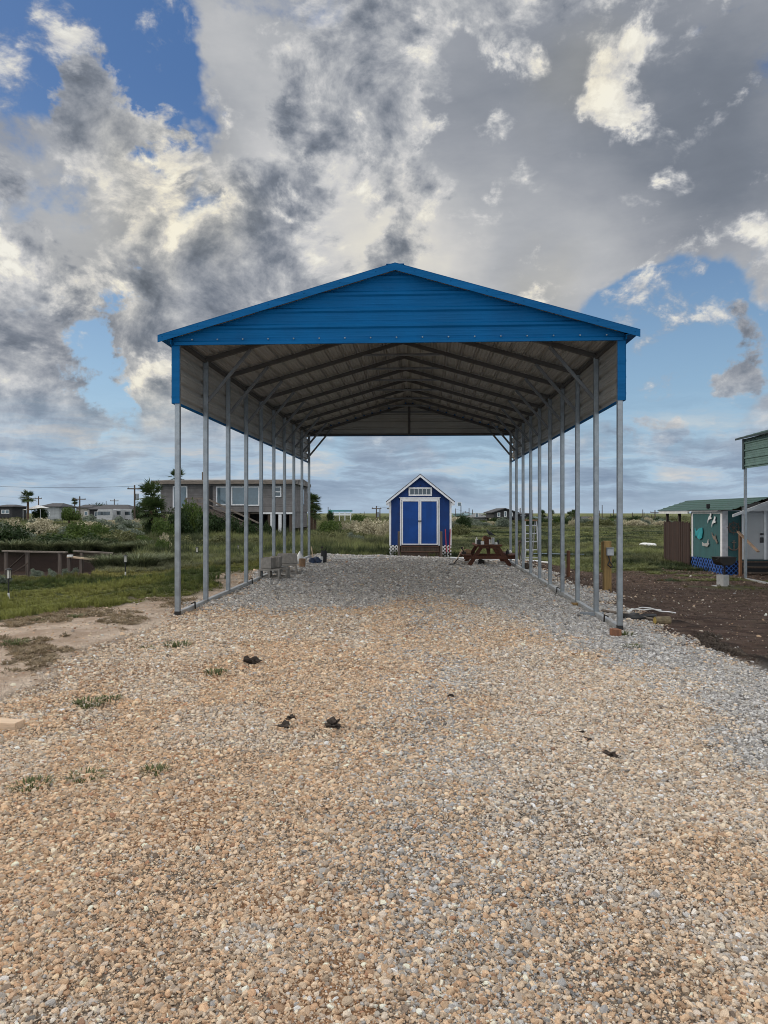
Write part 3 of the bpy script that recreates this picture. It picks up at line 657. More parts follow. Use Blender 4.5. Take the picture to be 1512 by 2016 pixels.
# ------------------------------------------------------------------ small far-left and near things
a = G(12, 1432); b = B(); b.box((-.11, 0, .02), (.42, .10, .05)); one('lumber_plank', b, M['freshwood'], 'sawn pale plank lying on the gravel at the left edge', 'plank', a, -.12, bevel=.003)
def clod(u, v, r, seed, label, sc_=(1, .8, .5)):
    r *= .78
    a = G(u, v); b = B(); rr = random.Random(seed)
    b.blob((0, 0, r*.25), r, sc_, seed, .7, 3, fr=2.6)
    for k in range(9):
        an = rr.random()*6.28; q = r*(.6+rr.random()*1.1); b.blob((math.cos(an)*q, math.sin(an)*q, r*.05), r*(.08+.16*rr.random()), (1, 1, .6), seed+k, .5, 1)
    one('mud_clod', b, M['stone'], label, 'dirt clod', a, rr.random()*3, 'dried mud clods on the gravel')
clod(497, 1308, .075, 1, 'large black clod alone on the left gravel in front of the carport', (1, .8, .75))
clod(560, 1434, .055, 2, 'black clod at the lower end of the crumbled group', (1.1, .8, .5))
clod(573, 1416, .05, 3, 'black crumbled clod at the upper end of the group', (1.3, .6, .35))
clod(655, 1431, .06, 4, 'rounded black clod right of the crumbled group', (1.05, .8, .7))
clod(888, 1371, .028, 5, 'small black clod near the middle of the gravel')
clod(770, 1330, .025, 6, 'tiny dark clod on the gravel below the carport mouth')
clod(1147, 1444, .03, 7, 'small dark clod just above the longer one on the right gravel')
clod(1157, 1459, .035, 8, 'flat dark clod in the middle of the three on the right gravel', (1.4, .6, .4))
clod(1205, 1491, .045, 9, 'elongated black clod, lowest of the three on the right gravel', (1.5, .6, .5))
clod(1020, 1606, .02, 10, 'tiny dark clod lowest on the middle gravel')

# ------------------------------------------------------------------ foliage
def bushmesh(name, mat_, seed, n=2600, leaf=.05, nblob=26, flat=.75, lower=.0, elong=1.0, spread=.62):
    r = np.random.RandomState(seed)
    c = r.normal(size=(nblob, 3)); c /= np.linalg.norm(c, axis=1)[:, None]; c *= (r.rand(nblob, 1)**.45)*spread
    c[:, 2] = np.abs(c[:, 2])*1.15*flat+.12; br = .16+.18*r.rand(nblob)
    bt = r.rand(nblob)
    vs = np.zeros((n*4, 3)); tone = np.zeros(n)
    for i in range(n):
        k = r.randint(nblob); d = r.normal(size=3); d /= np.linalg.norm(d)
        p = c[k]+d*br[k]*(r.rand()**.35)
        if p[2] < 0.01: p[2] = .01+r.rand()*.08
        a = r.normal(size=3)+d*.3; a /= np.linalg.norm(a); q = np.cross(a, r.normal(size=3)); q /= np.linalg.norm(q)
        s_ = leaf*(.6+.8*r.rand())
        vs[4*i:4*i+4] = [p-a*s_-q*s_*.1, p+q*s_*.42, p+a*s_*elong, p-q*s_*.42]
        tone[i] = min(1, max(0, .65*bt[k]*.6+.6*r.rand()*r.rand()+.15))
    me = bpy.data.meshes.new(name); me.from_pydata(vs.tolist(), [], [(4*i, 4*i+1, 4*i+2, 4*i+3) for i in range(n)])
    me.materials.append(M[mat_]); at = me.attributes.new('tone', 'FLOAT', 'FACE'); at.data.foreach_set('value', tone.tolist())
    return me
BM = {
 'beige': [bushmesh('flowering_bush', 'leafbeige', 31+i, 5200, .042, 60, .8, spread=.66) for i in range(2)],
 'green': [bushmesh('green_bush', 'leafgreen', 41+i, 4200, .055, 36, .8) for i in range(2)],
 'dark': [bushmesh('dark_bush', 'leafdark', 51+i, 5000, .055, 36, .9) for i in range(2)],
 'olive': [bushmesh('olive_bush', 'leafolive', 61+i, 3000, .055, 30, .7) for i in range(3)],
 'silver': [bushmesh('silver_bush', 'leafsilver', 71+i, 1600, .07, 14, 1.0) for i in range(2)],
}
def bush(kind, u, v, wpx, hpx, label, cat='bush', group=None, d=None, name=None):
    if d is None: a = G(u, v)
    else: a = Vector((*XY(u, d), 0)); a.z = gz(a.x, a.y)
    k = depth(a)/F; me = random.choice(BM[kind]); o = bpy.data.objects.new(name or (me.name.split('.')[0]), me); C.objects.link(o)
    h = hpx*k if d is None else ZV(v-hpx, d)-a.z
    o.location = a; o.scale = (wpx*k/1.5, wpx*k/1.5*.8, h/1.05); o.rotation_euler = (0, 0, random.random()*.8-.4)
    o['label'] = label; o['category'] = cat
    if group: o['group'] = group
    return o
bush('beige', 88, 1052, 86, 40, 'big round cream flowering bush at the left, alone in the marsh', d=46)
bush('beige', 733, 1057, 88, 46, 'largest cream flowering bush, just left of the blue shed', d=47)
bush('beige', 762, 1057, 44, 40, 'cream flowering bush tucked against the left side of the blue shed', d=44)
bush('beige', 679, 1046, 36, 24, 'small pale flowering bush left of the largest cream one', d=60)
bush('beige', 698, 1045, 30, 26, 'narrow cream flowering bush joined to the largest one', d=54)
bush('green', 755-95, 1040, 40, 22, 'round green bush before the turquoise canopy', d=75)
bush('green', 710, 1030, 40, 26, 'dome shaped green tree top behind the largest cream bush', d=90)
bush('green', 640, 1045, 34, 24, 'green bush right of the palm beside the grey house', d=62)
bush('olive', 605, 1062, 60, 22, 'low olive bush at the right foot of the grey house', d=46)
bush('beige', 326, 1062, 30, 22, 'small pale flowering weed just left of the front left post', d=30)
bush('green', 322, 1082, 36, 34, 'bright green leafy plant under the small pale flowers by the front left post', d=29)
for i, (u, v, w_, h_, d_) in enumerate(((318, 1055, 60, 50, 47), (352, 1055, 60, 66, 48), (380, 1054, 56, 92, 50), (415, 1056, 64, 52, 47), (452, 1056, 60, 46, 47), (487, 1057, 46, 40, 46), (300, 1050, 40, 60, 50), (525, 1050, 30, 26, 48))):
    bush('dark' if i not in (0, 2) else 'green', u, v, w_, h_, ['bright green bush at the left foot of the grey house', 'dark bush before the left wall of the grey house', 'tallest leafy shrub climbing up before the grey house wall', 'dark bush below the deck of the grey house', 'dark bush left of the stairs of the grey house', 'dark bush under the stairs of the grey house', 'dark bush under the leaning palm by the grey house', 'small bush under the raised floor of the grey house'][i], d=d_)
for i, (u, v) in enumerate(((72, 1136), (103, 1138), (130, 1136), (150, 1132), (4, 1150))):
    bush('silver', u, v, (30, 26, 26, 22, 40)[i], (20, 22, 18, 14, 20)[i], ('silvery weed at the canal edge, second from the left', 'silvery weed at the canal edge, third from the left', 'silvery weed at the canal edge below the dock post', 'low silvery weed right of the dock post', 'wide silvery weed at the left picture edge')[i], 'weed', name='silvery_weed')
# scrub band before the houses
RB = random.Random(3); nb = 0
for i in range(225):
    u = RB.uniform(-30, 1330) if i < 90 else (RB.uniform(880, 1330) if (i < 125 or i >= 150) else RB.uniform(-20, 290)); d = RB.uniform(75, 150) if (i % 3 or i >= 150) else RB.uniform(58, 80)
    if 300 < u < 610 and d < 75: continue
    if u > 900 and d < 85: continue
    if 20 < u < 160 and d < 100: continue
    if 590 < u < 800: continue
    kind = RB.choice(['olive', 'beige', 'beige', 'green', 'silver', 'olive', 'silver', 'dark'])
    wpx = RB.uniform(16, 46)*80/d; hpx = RB.uniform(9, 19)*80/d
    vb = 1010+1.74*F/d
    wpx *= 1.5; hpx *= 1.45
    lab = {'olive': 'olive green bush in the scrub band before the far houses', 'beige': 'pale flowering bush in the scrub band before the far houses', 'green': 'bright green bush in the scrub band before the far houses', 'silver': 'greyish bush in the scrub band before the far houses', 'dark': 'dark bush in the scrub band before the far houses'}[kind]
    bush(kind, u, vb, wpx, hpx, lab, group=kind+' bushes in the distant scrub band', d=d)
for i, (kd, u, v, w_, h_, d_) in enumerate((('green', 160, 1066, 60, 32, 42), ('green', 195, 1060, 40, 26, 45), ('green', 130, 1082, 80, 26, 36), ('olive', 60, 1086, 90, 22, 35), ('dark', 18, 1084, 90, 36, 35), ('olive', 235, 1082, 80, 32, 37), ('silver', 255, 1060, 60, 20, 46), ('silver', 30, 1062, 60, 22, 46), ('olive', 110, 1064, 50, 20, 44), ('dark', 95, 1092, 110, 26, 34.5), ('dark', 180, 1092, 90, 26, 34.5), ('beige', 30, 1046, 34, 20, 60), ('silver', 195, 1040, 60, 20, 62), ('silver', 250, 1040, 60, 18, 64), ('olive', 800-115, 1062, 70, 20, 41), ('olive', 640, 1066, 60, 18, 40), ('green', 655, 1052, 50, 22, 52), ('silver', 700, 1066, 40, 14, 40), ('olive', 905, 1048, 40, 16, 56), ('dark', 912, 1032, 30, 14, 80), ('olive', 350, 1078, 70, 22, 36), ('olive', 430, 1076, 80, 20, 37), ('olive', 500, 1078, 70, 18, 36))):
    bush(kd, u, v, w_*1.15, h_*1.65, ['upright bright green shrub in the marsh right of the big cream bush', 'smaller bright green shrub right of the upright one in the marsh', 'green shrub mass behind the middle of the long dock railing', 'olive shrub mass behind the left half of the long dock railing', 'dark shrub mass at the far left edge above the canal', 'olive shrub mass above the reeds left of the front left post', 'silvery shrub between the marsh and the grey house palms', 'silvery shrub left of the big cream bush', 'low olive shrub right under the big cream bush', 'dark undergrowth overhanging the canal behind the dock', 'dark undergrowth overhanging the canal behind the railing gap', 'small cream flowering bush at the far left in the marsh', 'grey green shrub in front of the parked trailers', 'grey green shrub in front of the tallest power pole', 'low olive shrub in front of the small pale flowering bush', 'low olive shrub right of the rear left post', 'green shrub under the turquoise shelter', 'small silvery shrub left of the largest cream bush foot', 'olive shrub just right of the blue shed', 'small dark shrub under the mint green house', 'low olive shrub seen through the first left bay', 'low olive shrub seen through the second and third left bays', 'low olive shrub seen through the fourth left bay'][i], d=d_)
for i in range(22):
    u = -25+i*15+RB.uniform(-6, 6); d = RB.uniform(34.5, 52); kind = ['dark', 'olive', 'green', 'olive', 'dark', 'silver'][i % 6]
    bush(kind, u, 1010+1.74*F/d, RB.uniform(40, 75), RB.uniform(26, 42)*38/d, {'dark': 'dark shrub in the dense marsh thicket beyond the canal', 'olive': 'olive shrub in the dense marsh thicket beyond the canal', 'green': 'green shrub in the dense marsh thicket beyond the canal', 'silver': 'greyish shrub in the dense marsh thicket beyond the canal'}[kind], group=kind+' shrubs in the marsh thicket', d=d)
# palms
def fan_mesh(seed, nf=30, R=.5, up=.4):
    r = random.Random(seed); b = B(); tone = []
    for i in range(nf):
        az = r.random()*6.283; el = math.radians(r.uniform(-50, 75)); pl = R*r.uniform(.35, .6)
        d = Vector((math.cos(az)*math.cos(el), math.sin(az)*math.cos(el), math.sin(el)))
        hub = d*pl; side = d.cross(Vector((0, 0, 1))).normalized(); upv = side.cross(d)
        b.cyl((0, 0, 0), hub, .012*R*2, .008*R*2, 4); tone += [.3]*6
        tn = r.random()
        for k in range(15):
            a = math.radians(-95+190*k/14); bd = d*math.cos(a)+side*math.sin(a); ln = R*.62*(.75+.3*math.cos(a))*r.uniform(.85, 1.1)
            pv = bd.cross(upv).normalized()*R*.034
            tip = hub+bd*ln-Vector((0, 0, ln*.25*r.random()))
            m_ = hub+bd*ln*.55
            b.add([hub, m_-pv, tip, m_+pv], [(0, 1, 2, 3)]); tone.append(min(1, tn*.7+r.random()*.4))
    return b.mesh('fronds', M['palmleaf'], tone=tone)
def palm(u, vtop, vbase, rpx, d, label, lean=0, seed=1, skirt=False, name='fan_palm'):
    x, y = XY(u, d); z0 = gz(x, y); k = d/F; zc = ZV(vtop, d)-z0-rpx*k*.75; R = rpx*k
    t = T(name, label, 'palm tree', (x, y, z0))
    b = B(); lx = lean*k; n = 8
    for i in range(n):
        f0, f1 = i/n, (i+1)/n; b.cyl((-lx*(1-f0)**1.5, 0, zc*f0), (-lx*(1-f1)**1.5, 0, zc*f1), R*.13*(1.25-.3*f0), R*.13*(1.2-.3*f1), 9)
    part('trunk', b, M['palmtrunk'], t)
    o = part('crown', fan_mesh(seed, 34 if not skirt else 44, R), None, t, loc=(0, 0, zc))
    return t
palm(55, 967, 1010, 16, 125, 'tall fan palm far left above the distant roofs', seed=2)
palm(147, 981, 1010, 8, 160, 'small round palm between the distant dark roofs', seed=3)
palm(349, 926, 1010, 20, 66, 'palm top showing above the left roof of the grey house', seed=4)
palm(300, 953, 1048, 34, 51, 'leaning fan palm at the left end of the grey house', lean=-20, seed=5)
palm(298, 980, 1048, 34, 50, 'lower fan palm crown below the leaning palm at the grey house', lean=-12, seed=6)
palm(614, 973, 1048, 22, 66, 'spiky fan palm at the right end of the grey house', seed=7)
palm(620, 995, 1048, 18, 64, 'low fan palm under the spiky one right of the grey house', seed=12)
palm(1068, 1005, 1024, 9, 150, 'distant palm seen between the right posts, nearer the ladder', seed=8)
palm(1087, 1004, 1024, 6, 170, 'thin distant palm beside a dark roof between the right posts', seed=9)
palm(1121, 1008, 1024, 9, 140, 'left palm of the distant pair between the right posts', seed=10)
palm(1130, 1004, 1024, 10, 142, 'right palm of the distant pair between the right posts', seed=11)
# broadleaf trees far
def tree(u, vtop, d, wpx, kind, label):
    x, y = XY(u, d); z0 = gz(x, y); k = d/F; H = ZV(vtop, d)-z0
    t = T('tree', label, 'tree', (x, y, z0))
    b = B(); b.cyl((0, 0, 0), (0, 0, H*.5), H*.05, H*.03, 8)
    for q in range(5): a = q*1.26; b.cyl((0, 0, H*.35), (math.cos(a)*wpx*k*.25, math.sin(a)*wpx*k*.25, H*.65), H*.025, H*.01, 6)
    part('trunk', b, M['palmtrunk'], t)
    o = part('crown', random.choice(BM[kind]), None, t, loc=(0, 0, H*.22)); o.scale = (wpx*k/1.5, wpx*k/1.5, H*.78/1.02)
for u, vt, d, w_, kd, lb in ((78, 995, 128, 34, 'dark', 'dark tree under the tall fan palm far left'), (136, 991, 105, 44, 'green', 'round green tree before the distant dark house'), (196, 989, 190, 52, 'dark', 'broad dark tree behind the long distant roof'), (271, 990, 120, 26, 'dark', 'small dark tree beside the big power pole'),
        (962, 1010, 150, 24, 'dark', 'dark tree left of the distant black gabled house'), (650, 1002, 110, 16, 'dark', 'small dark tree left of the turquoise tower'), (1072, 1014, 160, 18, 'dark', 'small dark tree beside the distant palm between the right posts')):
    tree(u, vt, d, w_, kd, lb)
# individual reed clumps / cordgrass
def reedmesh(seed, n=260, h=1.0, r=.32, lean=.5, wd=.010, mat_='leafreed'):
    rr = random.Random(seed); vs = []; fs = []; tone = []
    for i in range(n):
        a = rr.random()*6.283; q = r*math.sqrt(rr.random())*.6; x, y = q*math.cos(a), q*math.sin(a)
        a2 = a+rr.uniform(-.6, .6); ln = h*rr.uniform(.55, 1.05); le = lean*rr.uniform(.2, 1)*ln
        dx, dy = math.cos(a2), math.sin(a2); px_, py_ = -dy*wd, dx*wd
        o = len(vs); z1, z2 = ln*.55, ln*.95-le*.3
        vs += [(x-px_, y-py_, 0), (x+px_, y+py_, 0), (x+dx*le*.3-px_*.8, y+dy*le*.3-py_*.8, z1), (x+dx*le*.3+px_*.8, y+dy*le*.3+py_*.8, z1), (x+dx*le, y+dy*le, z2)]
        fs += [(o, o+1, o+3, o+2), (o+2, o+3, o+4)]; t_ = rr.random()*rr.random(); tone += [t_, min(1, t_+.15)]
    me = bpy.data.meshes.new('reed_clump'); me.from_pydata(vs, [], fs); me.materials.append(M[mat_])
    at = me.attributes.new('tone', 'FLOAT', 'FACE'); at.data.foreach_set('value', tone); return me
RM = [reedmesh(i, 700, .9, .5, .75, .012) for i in range(3)]
for u, v, w_, h_, lb in ((272, 1122, 110, 48, 'largest blue green reed clump beside the second path light'), (215, 1120, 90, 42, 'reed clump leaning over the bleached dock plank'), (180, 1118, 60, 32, 'reed clump between dock railing and lawn'), (320, 1112, 70, 40, 'reed clump behind the front left post'), (230, 1100, 90, 40, 'tall reed clump behind the shorter dock railing'), (95, 1096, 110, 42, 'dry reed clump behind the long dock railing'), (30, 1092, 110, 40, 'dark reed clump behind the left end of the dock railing'), (160, 1094, 100, 44, 'reed clump behind the gap in the dock railings'), (380, 1105, 90, 30, 'reed clump behind the first left bay'), (430, 1098, 90, 26, 'reed clump behind the second left bay'), (300, 1095, 110, 40, 'reed clump behind the largest one')):
    d_ = 1.62*F/(v-1010) if v > 1100 else 33.5
    x, y = XY(u, d_); k = d_/F; o = one('reed_clump', random.choice(RM), None, lb, 'reeds', (x, y, gz(x, y)-.03), random.random()*6, s=(w_*k/1.1, w_*k/1.1, (h_*k if v > 1100 else ZV(v-h_, d_)-gz(x, y))))
WM = [reedmesh(50+i, 90, .055, .19, 1.6, .0045, 'weed') for i in range(3)]
for i, (u, v, s_, lb) in enumerate(((170, 1388, 1.1, 'weed tuft on the left gravel, nearest the bare sand'), (215, 1378, .8, 'small weed tuft right beside the one nearest the sand'), (305, 1520, .7, 'small green weed in the left foreground gravel'), (168, 1532, .9, 'flat weed left of the small green one'), (60, 1548, .9, 'thin weed low at the left edge of the gravel'), (30, 1268, 1.3, 'leafy weed at the left edge by the lawn'), (350, 1272, 1.2, 'weed tuft on the sand below the front left post'), (425, 1326, .9, 'flat weed tuft below the lone black clod side'), (1228, 1250, 1.1, 'weed tuft at the foot of the right front post'), (1245, 1275, .9, 'second weed tuft below the right front post'), (290, 1280, .9, 'small weed tuft on the sand, left of centre'), (150, 1215, 1.0, 'weed at the edge of lawn and bare sand'), (82, 1222, 1.0, 'weed left of the one at the lawn edge'))):
    a = G(u, v); one('weed_tuft', random.choice(WM), None, lb, 'weed', a, i*1.3, 'weed tufts on the gravel', s=s_*.95)

# ------------------------------------------------------------------ houses
def house(u0, u1, vtop, veave, d, label, wall, roof, depth_=7, gable_front=False, stilts=0, wins=(), name='house', vbase=None, cat='house'):
    x0, y0 = XY(u0, d); x1, y1 = XY(u1, d); c = Vector(((x0+x1)/2, (y0+y1)/2, 0)); c.z = gz(c.x, c.y); W = (Vector((x1, y1))-Vector((x0, y0))).length
    rz = math.atan2(y1-y0, x1-x0); k = d/F; zt = ZV(vtop, d)-c.z; ze = ZV(veave, d)-c.z; zb = stilts
    t = T(name, label, cat, c, rz)
    hw = W/2
    b = B()
    if gable_front:
        b.prism([(-hw, zb), (hw, zb), (hw, ze), (0, zt-.12), (-hw, ze)], 0, depth_); part('wall', b, M[wall], t)
        b = B()
        for sg in (-1, 1):
            sl = (zt-ze)/hw; b.prism([(0, zt), (sg*(hw+.4), zt-sl*(hw+.4)), (sg*(hw+.4), zt-sl*(hw+.4)-.15), (0, zt-.15)], -.4, depth_+.4)
        part('roof', b, M[roof], t)
    else:
        b.b2((-hw, 0, zb), (hw, depth_, ze)); part('wall', b, M[wall], t)
        b = B(); o_ = .4
        vs = [(-hw-o_, -o_, ze), (hw+o_, -o_, ze), (hw+o_, depth_+o_, ze), (-hw-o_, depth_+o_, ze), (-hw*.6, depth_/2, zt), (hw*.6, depth_/2, zt), (-hw-o_, -o_, ze-.15), (hw+o_, -o_, ze-.15), (hw+o_, depth_+o_, ze-.15), (-hw-o_, depth_+o_, ze-.15)]
        b.add(vs, [(0, 1, 5, 4), (2, 3, 4, 5), (1, 2, 5), (3, 0, 4), (6, 7, 1, 0), (7, 8, 2, 1), (8, 9, 3, 2), (9, 6, 0, 3), (9, 8, 7, 6)]); part('roof', b, M[roof], t)
    if stilts:
        for i in range(5):
            for yy in (.2, depth_-.2): b = B(); x = -hw+.2+i*(W-.4)/4; b.b2((x-.12, yy-.12, -.1), (x+.12, yy+.12, zb)); part('piling', b, M['darkwood'], t)
    for (fu, fv, ww, wh) in wins:     # fractions of width, height above ground px, sizes
        x = -hw+W*fu; b = B(); b.b2((x-ww/2, -.05, fv), (x+ww/2, -.01, fv+wh)); wf = part('window', b, M['white'], t)
        b = B(); b.b2((x-ww/2+.1, -.07, fv+.1), (x+ww/2-.1, -.052, fv+wh-.1)); part('pane', b, M['glassblue'], wf)
    return t
house(-8, 24, 993, 997, 150, 'small dark stilted house at the far left edge', 'blackhouse', 'darkroof', 6, False, .8, ((.45, 1.6, .8, .8), (.7, 1.6, .8, .8)))
house(80, 117, 990, 997, 140, 'distant dark roofed white house right of the tall fan palm', 'palehouse', 'darkroof', 7, False, 0, ((.4, 1.2, .7, .8),))
house(150, 178, 993, 999, 165, 'distant cream house behind the power pole', 'creamhouse', 'darkroof', 7, False, 0, ((.7, 1.2, .8, .9),))
house(176, 252, 993, 1002, 150, 'long low distant house with a dark roof behind the parked trailers', 'blackhouse', 'darkroof', 9, False, 0, ((.2, 1, 1, 1), (.5, 1, 1, 1)))
house(266, 290, 998, 1004, 150, 'small grey distant house half hidden by the palm', 'creamhouse', 'greyroof', 7)
house(897, 912, 1010, 1012, 190, 'tiny mint green distant house just right of the blue shed', 'minthouse', 'bluegreyroof', 7, False, 1, ((.5, 3.5, 1, 1),))
house(915, 936, 1010, 1014, 180, 'distant dark low house with a blue grey roof', 'blackhouse', 'bluegreyroof', 7)
house(932, 958, 1012, 1018, 130, 'distant white house with a grey hip roof', 'palehouse', 'greyroof', 7, False, 0, ((.25, .9, .6, .9),))
house(972, 1016, 1000, 1007, 120, 'black gabled house on the horizon seen between blue shed and right posts', 'blackhouse', 'darkroof', 9, True, .9, ((.22, 1.1, .5, .7), (.52, 1.1, .45, .9), (.8, 1.2, .4, .6)))
house(1017, 1042, 1009, 1011, 124, 'low dark wing attached right of the black gabled house', 'blackhouse', 'darkroof', 6, False, .3, ((.5, 1.2, .8, .5),))
house(1084, 1096, 1016, 1020, 150, 'small pale distant house beside a palm', 'palehouse', 'darkroof', 6)
house(1154, 1169, 1017, 1020, 160, 'small white distant house with a dark gable roof', 'palehouse', 'darkroof', 6, True)
house(1180, 1194, 1019, 1021, 170, 'faint pale distant house between the right posts', 'palehouse', 'greyroof', 6)
house(1213, 1240, 1019, 1021, 150, 'low distant building with a flat dark roof right of the front post', 'palehouse', 'darkroof', 6)
house(1050, 1062, 1017, 1019, 170, 'tiny pale distant house behind the step ladder', 'palehouse', 'bluegreyroof', 6)
house(768, 776, 998, 1000, 95, 'grey tank like hut peeking out left of the blue shed', 'creamhouse', 'greyroof', 2)
# RVs
def rv(u0, u1, vtop, d, label):
    x0, y0 = XY(u0, d); x1, y1 = XY(u1, d); W = math.hypot(x1-x0, y1-y0); z0 = gz((x0+x1)/2, y0); H = ZV(vtop, d)-z0; rz = math.atan2(y1-y0, x1-x0)
    t = T('travel_trailer', label, 'trailer', ((x0+x1)/2, (y0+y1)/2, z0), rz)
    hw = W/2; b = B(); b.prism([(-hw, .5), (hw*.93, .5), (hw, H*.6), (hw*.9, H), (-hw*.85, H), (-hw, H*.75)], 0, 2.4); part('body', b, M['trailer'], t, .05)
    for x in (-.5, -.1, .35):
        b = B(); b.b2((hw*x-.5, -.03, H*.6), (hw*x+.4, .02, H*.85)); part('window', b, M['glassdark'], t)
    for x in (-.2, .05): b = B(); b.cyl((hw*x, -.02, .35), (hw*x, .2, .35), .35, .35, 16); part('wheel', b, M['black'], t)
rv(190, 222, 1003, 122, 'white travel trailer parked before the long dark roof, left one')
rv(222, 238, 1002, 124, 'white travel trailer parked before the long dark roof, right one')
rv(240, 258, 1003, 126, 'shorter pale trailer nearest the big power pole')
# canopy left
x, y = XY(62, 125); t = T('shade_canopy', 'white peaked canopy before the distant white house', 'canopy', (x, y, gz(x, y)))
b = B(); b.add([(-1.6, 0, 2.2), (1.6, 0, 2.6), (1.6, 3, 2.6), (-1.6, 3, 2.2), (0.3, 1.5, 3.1)], [(0, 1, 4), (1, 2, 4), (2, 3, 4), (3, 0, 4), (3, 2, 1, 0)]); part('cover', b, M['plastw'], t)
for a_, c_ in ((-1.5, 0.1), (1.5, .1), (1.5, 2.9), (-1.5, 2.9)): b = B(); b.cyl((a_, c_, 0), (a_, c_, 2.4), .05); part('leg', b, M['alu'], t)
# turquoise canopy structure
d = 130; x, y = XY(673, d); z0 = gz(x, y); k = d/F; t = T('pier_shelter', 'turquoise roofed open shelter on the horizon left of the blue shed', 'shelter', (x, y, z0), math.radians(2.8))
zt = ZV(1004, d)-z0
b = B(); b.b2((-19*k, 0, zt-.3), (19*k, 4, zt)); part('roof', b, pm('teal roof', (.10, .28, .32), .5), t)
b = B(); b.b2((-17*k, 0, zt-.95), (17*k, 4, zt-.65)); part('deck', b, M['white'], t)
for q in (-17, -5, 6, 17): b = B(); b.b2((q*k-.06, .1, 0), (q*k+.06, .25, zt-.3)); part('post', b, M['white'], t)
d = 120; x, y = XY(650, d); z0 = gz(x, y); k = d/F; b = B(); b.b2((-3*k, 0, 0), (3*k, 1, ZV(1006, d)-z0)).b2((-3.4*k, -.1, ZV(1006, d)-z0), (3.4*k, 1.1, ZV(1006, d)-z0+.15)); one('turquoise_tower', b, pm('turquoise paint', (.10, .42, .38), .6), 'narrow turquoise tower beside the open shelter', 'tower', (x, y, z0))
# utility poles
def upole(u, vtop, d, label, arm=True, tr=False, r=.13):
    x, y = XY(u, d); z0 = gz(x, y); H = ZV(vtop, d)-z0
    t = T('utility_pole', label, 'utility pole', (x, y, z0), RB.uniform(-.5, .5), 'poles on the horizon')
    b = B(); b.cyl((0, 0, -.2), (0, 0, H), r, r*.7, 8); part('pole', b, M['darkwood'], t)
    if arm:
        b = B(); b.b2((-.9, -.16, H-.55), (.9, -.06, H-.40))
        for q in (-.8, 0, .8): b.cyl((q, -.11, H-.4), (q, -.11, H-.22), .05, .03, 6)
        part('crossarm', b, M['greypost'], t)
    if tr: b = B(); b.cyl((.3, 0, H-1.9), (.3, 0, H-1.1), .22, .22, 10); part('transformer', b, M['galv'], t)
PU = [(76, 977, 150, 1, 0, 'power pole behind the distant dark roof right of the tall palm'), (157, 977, 120, 1, 0, 'power pole between the green tree and the long dark roof'), (225, 982, 170, 1, 0, 'power pole with a wide crossarm behind the long dark roof'), (265, 955, 95, 1, 1, 'tallest power pole with a transformer, left of the grey house'), (209, 986, 190, 0, 0, 'thin mast behind the long dark roof'), (232, 991, 190, 0, 0, 'short mast right of the wide crossarm pole'),
      (741, 996, 130, 1, 1, 'power pole with crossarm above the largest cream bush'), (748, 1002, 120, 0, 0, 'plain pole right beside the crossarm pole above the cream bush'), (646, 998, 160, 0, 0, 'thin mast left of the turquoise tower'), (717, 1007, 200, 0, 0, 'faint short pole left of the crossarm pole'),
      (897, 1001, 160, 0, 0, 'first plain pole right of the blue shed'), (907.5, 995, 140, 0, 0, 'tallest plain pole right of the blue shed'), (923.5, 1000, 150, 0, 0, 'third plain pole right of the blue shed'), (930.5, 1003, 140, 0, 0, 'fourth plain pole right of the blue shed'), (953, 1008, 160, 0, 0, 'plain pole above the distant white house'), (917, 1006, 200, 1, 0, 'faint pole with crossarm behind the mint house'),
      (1022, 1001, 170, 0, 0, 'left one of the twin masts behind the black house wing'), (1025, 1000, 170, 0, 0, 'right one of the twin masts behind the black house wing'), (1049, 1004, 160, 0, 0, 'mast behind the step ladder top'),
      (1180.5, 1005, 160, 0, 0, 'plain pole just left of the tallest right hand mast'), (1185.5, 994, 150, 0, 0, 'tallest mast between the last two right posts'), (1201.5, 1011, 170, 0, 0, 'short mast left of the front right post'), (1208, 1003, 150, 0, 0, 'mast nearest the front right post on its left'), (1245, 1009, 160, 0, 0, 'first mast right of the front right post'), (1263, 1016, 180, 0, 0, 'short mast in the cluster before the green roof'), (1265.5, 1003, 160, 0, 0, 'tallest mast in the cluster before the green roof'), (1268, 1009, 165, 0, 0, 'mast just right of the tallest in the cluster'), (1274, 1011, 165, 0, 0, 'fourth mast of the cluster before the green roof'), (1282.5, 1013, 170, 0, 0, 'fifth mast of the cluster, slightly shorter'), (1289.5, 1004, 150, 1, 0, 'last mast with a small crossarm beside the green roof')]
for u, v, d, arm, tr, lb in PU: upole(u, v, d, lb, arm, tr, .13 if arm else .10)
def wire(u0, v0, d0, u1, v1, d1, sag, label):
    p = Vector((*XY(u0, d0), ZV(v0, d0))); q = Vector((*XY(u1, d1), ZV(v1, d1))); pts = []
    for i in range(25): t = i/24; w_ = p.lerp(q, t)-p; w_.z -= sag*4*t*(1-t); pts.append(w_)
    one('power_line', B().path(pts, .016, 4), M['black'], label, 'power line', p)
wire(-60, 955, 95, 265, 957, 95, .25, 'upper power line running left from the tallest power pole')
wire(-60, 974, 150, 76, 978.5, 150, .2, 'power line running left from the pole near the tall palm')
wire(741, 997, 130, 868, 1001, 200, .5, 'power line from the crossarm pole toward the blue shed')
wire(897, 1002, 160, 1022, 1003, 170, 1.2, 'power line strung along the poles right of the blue shed')

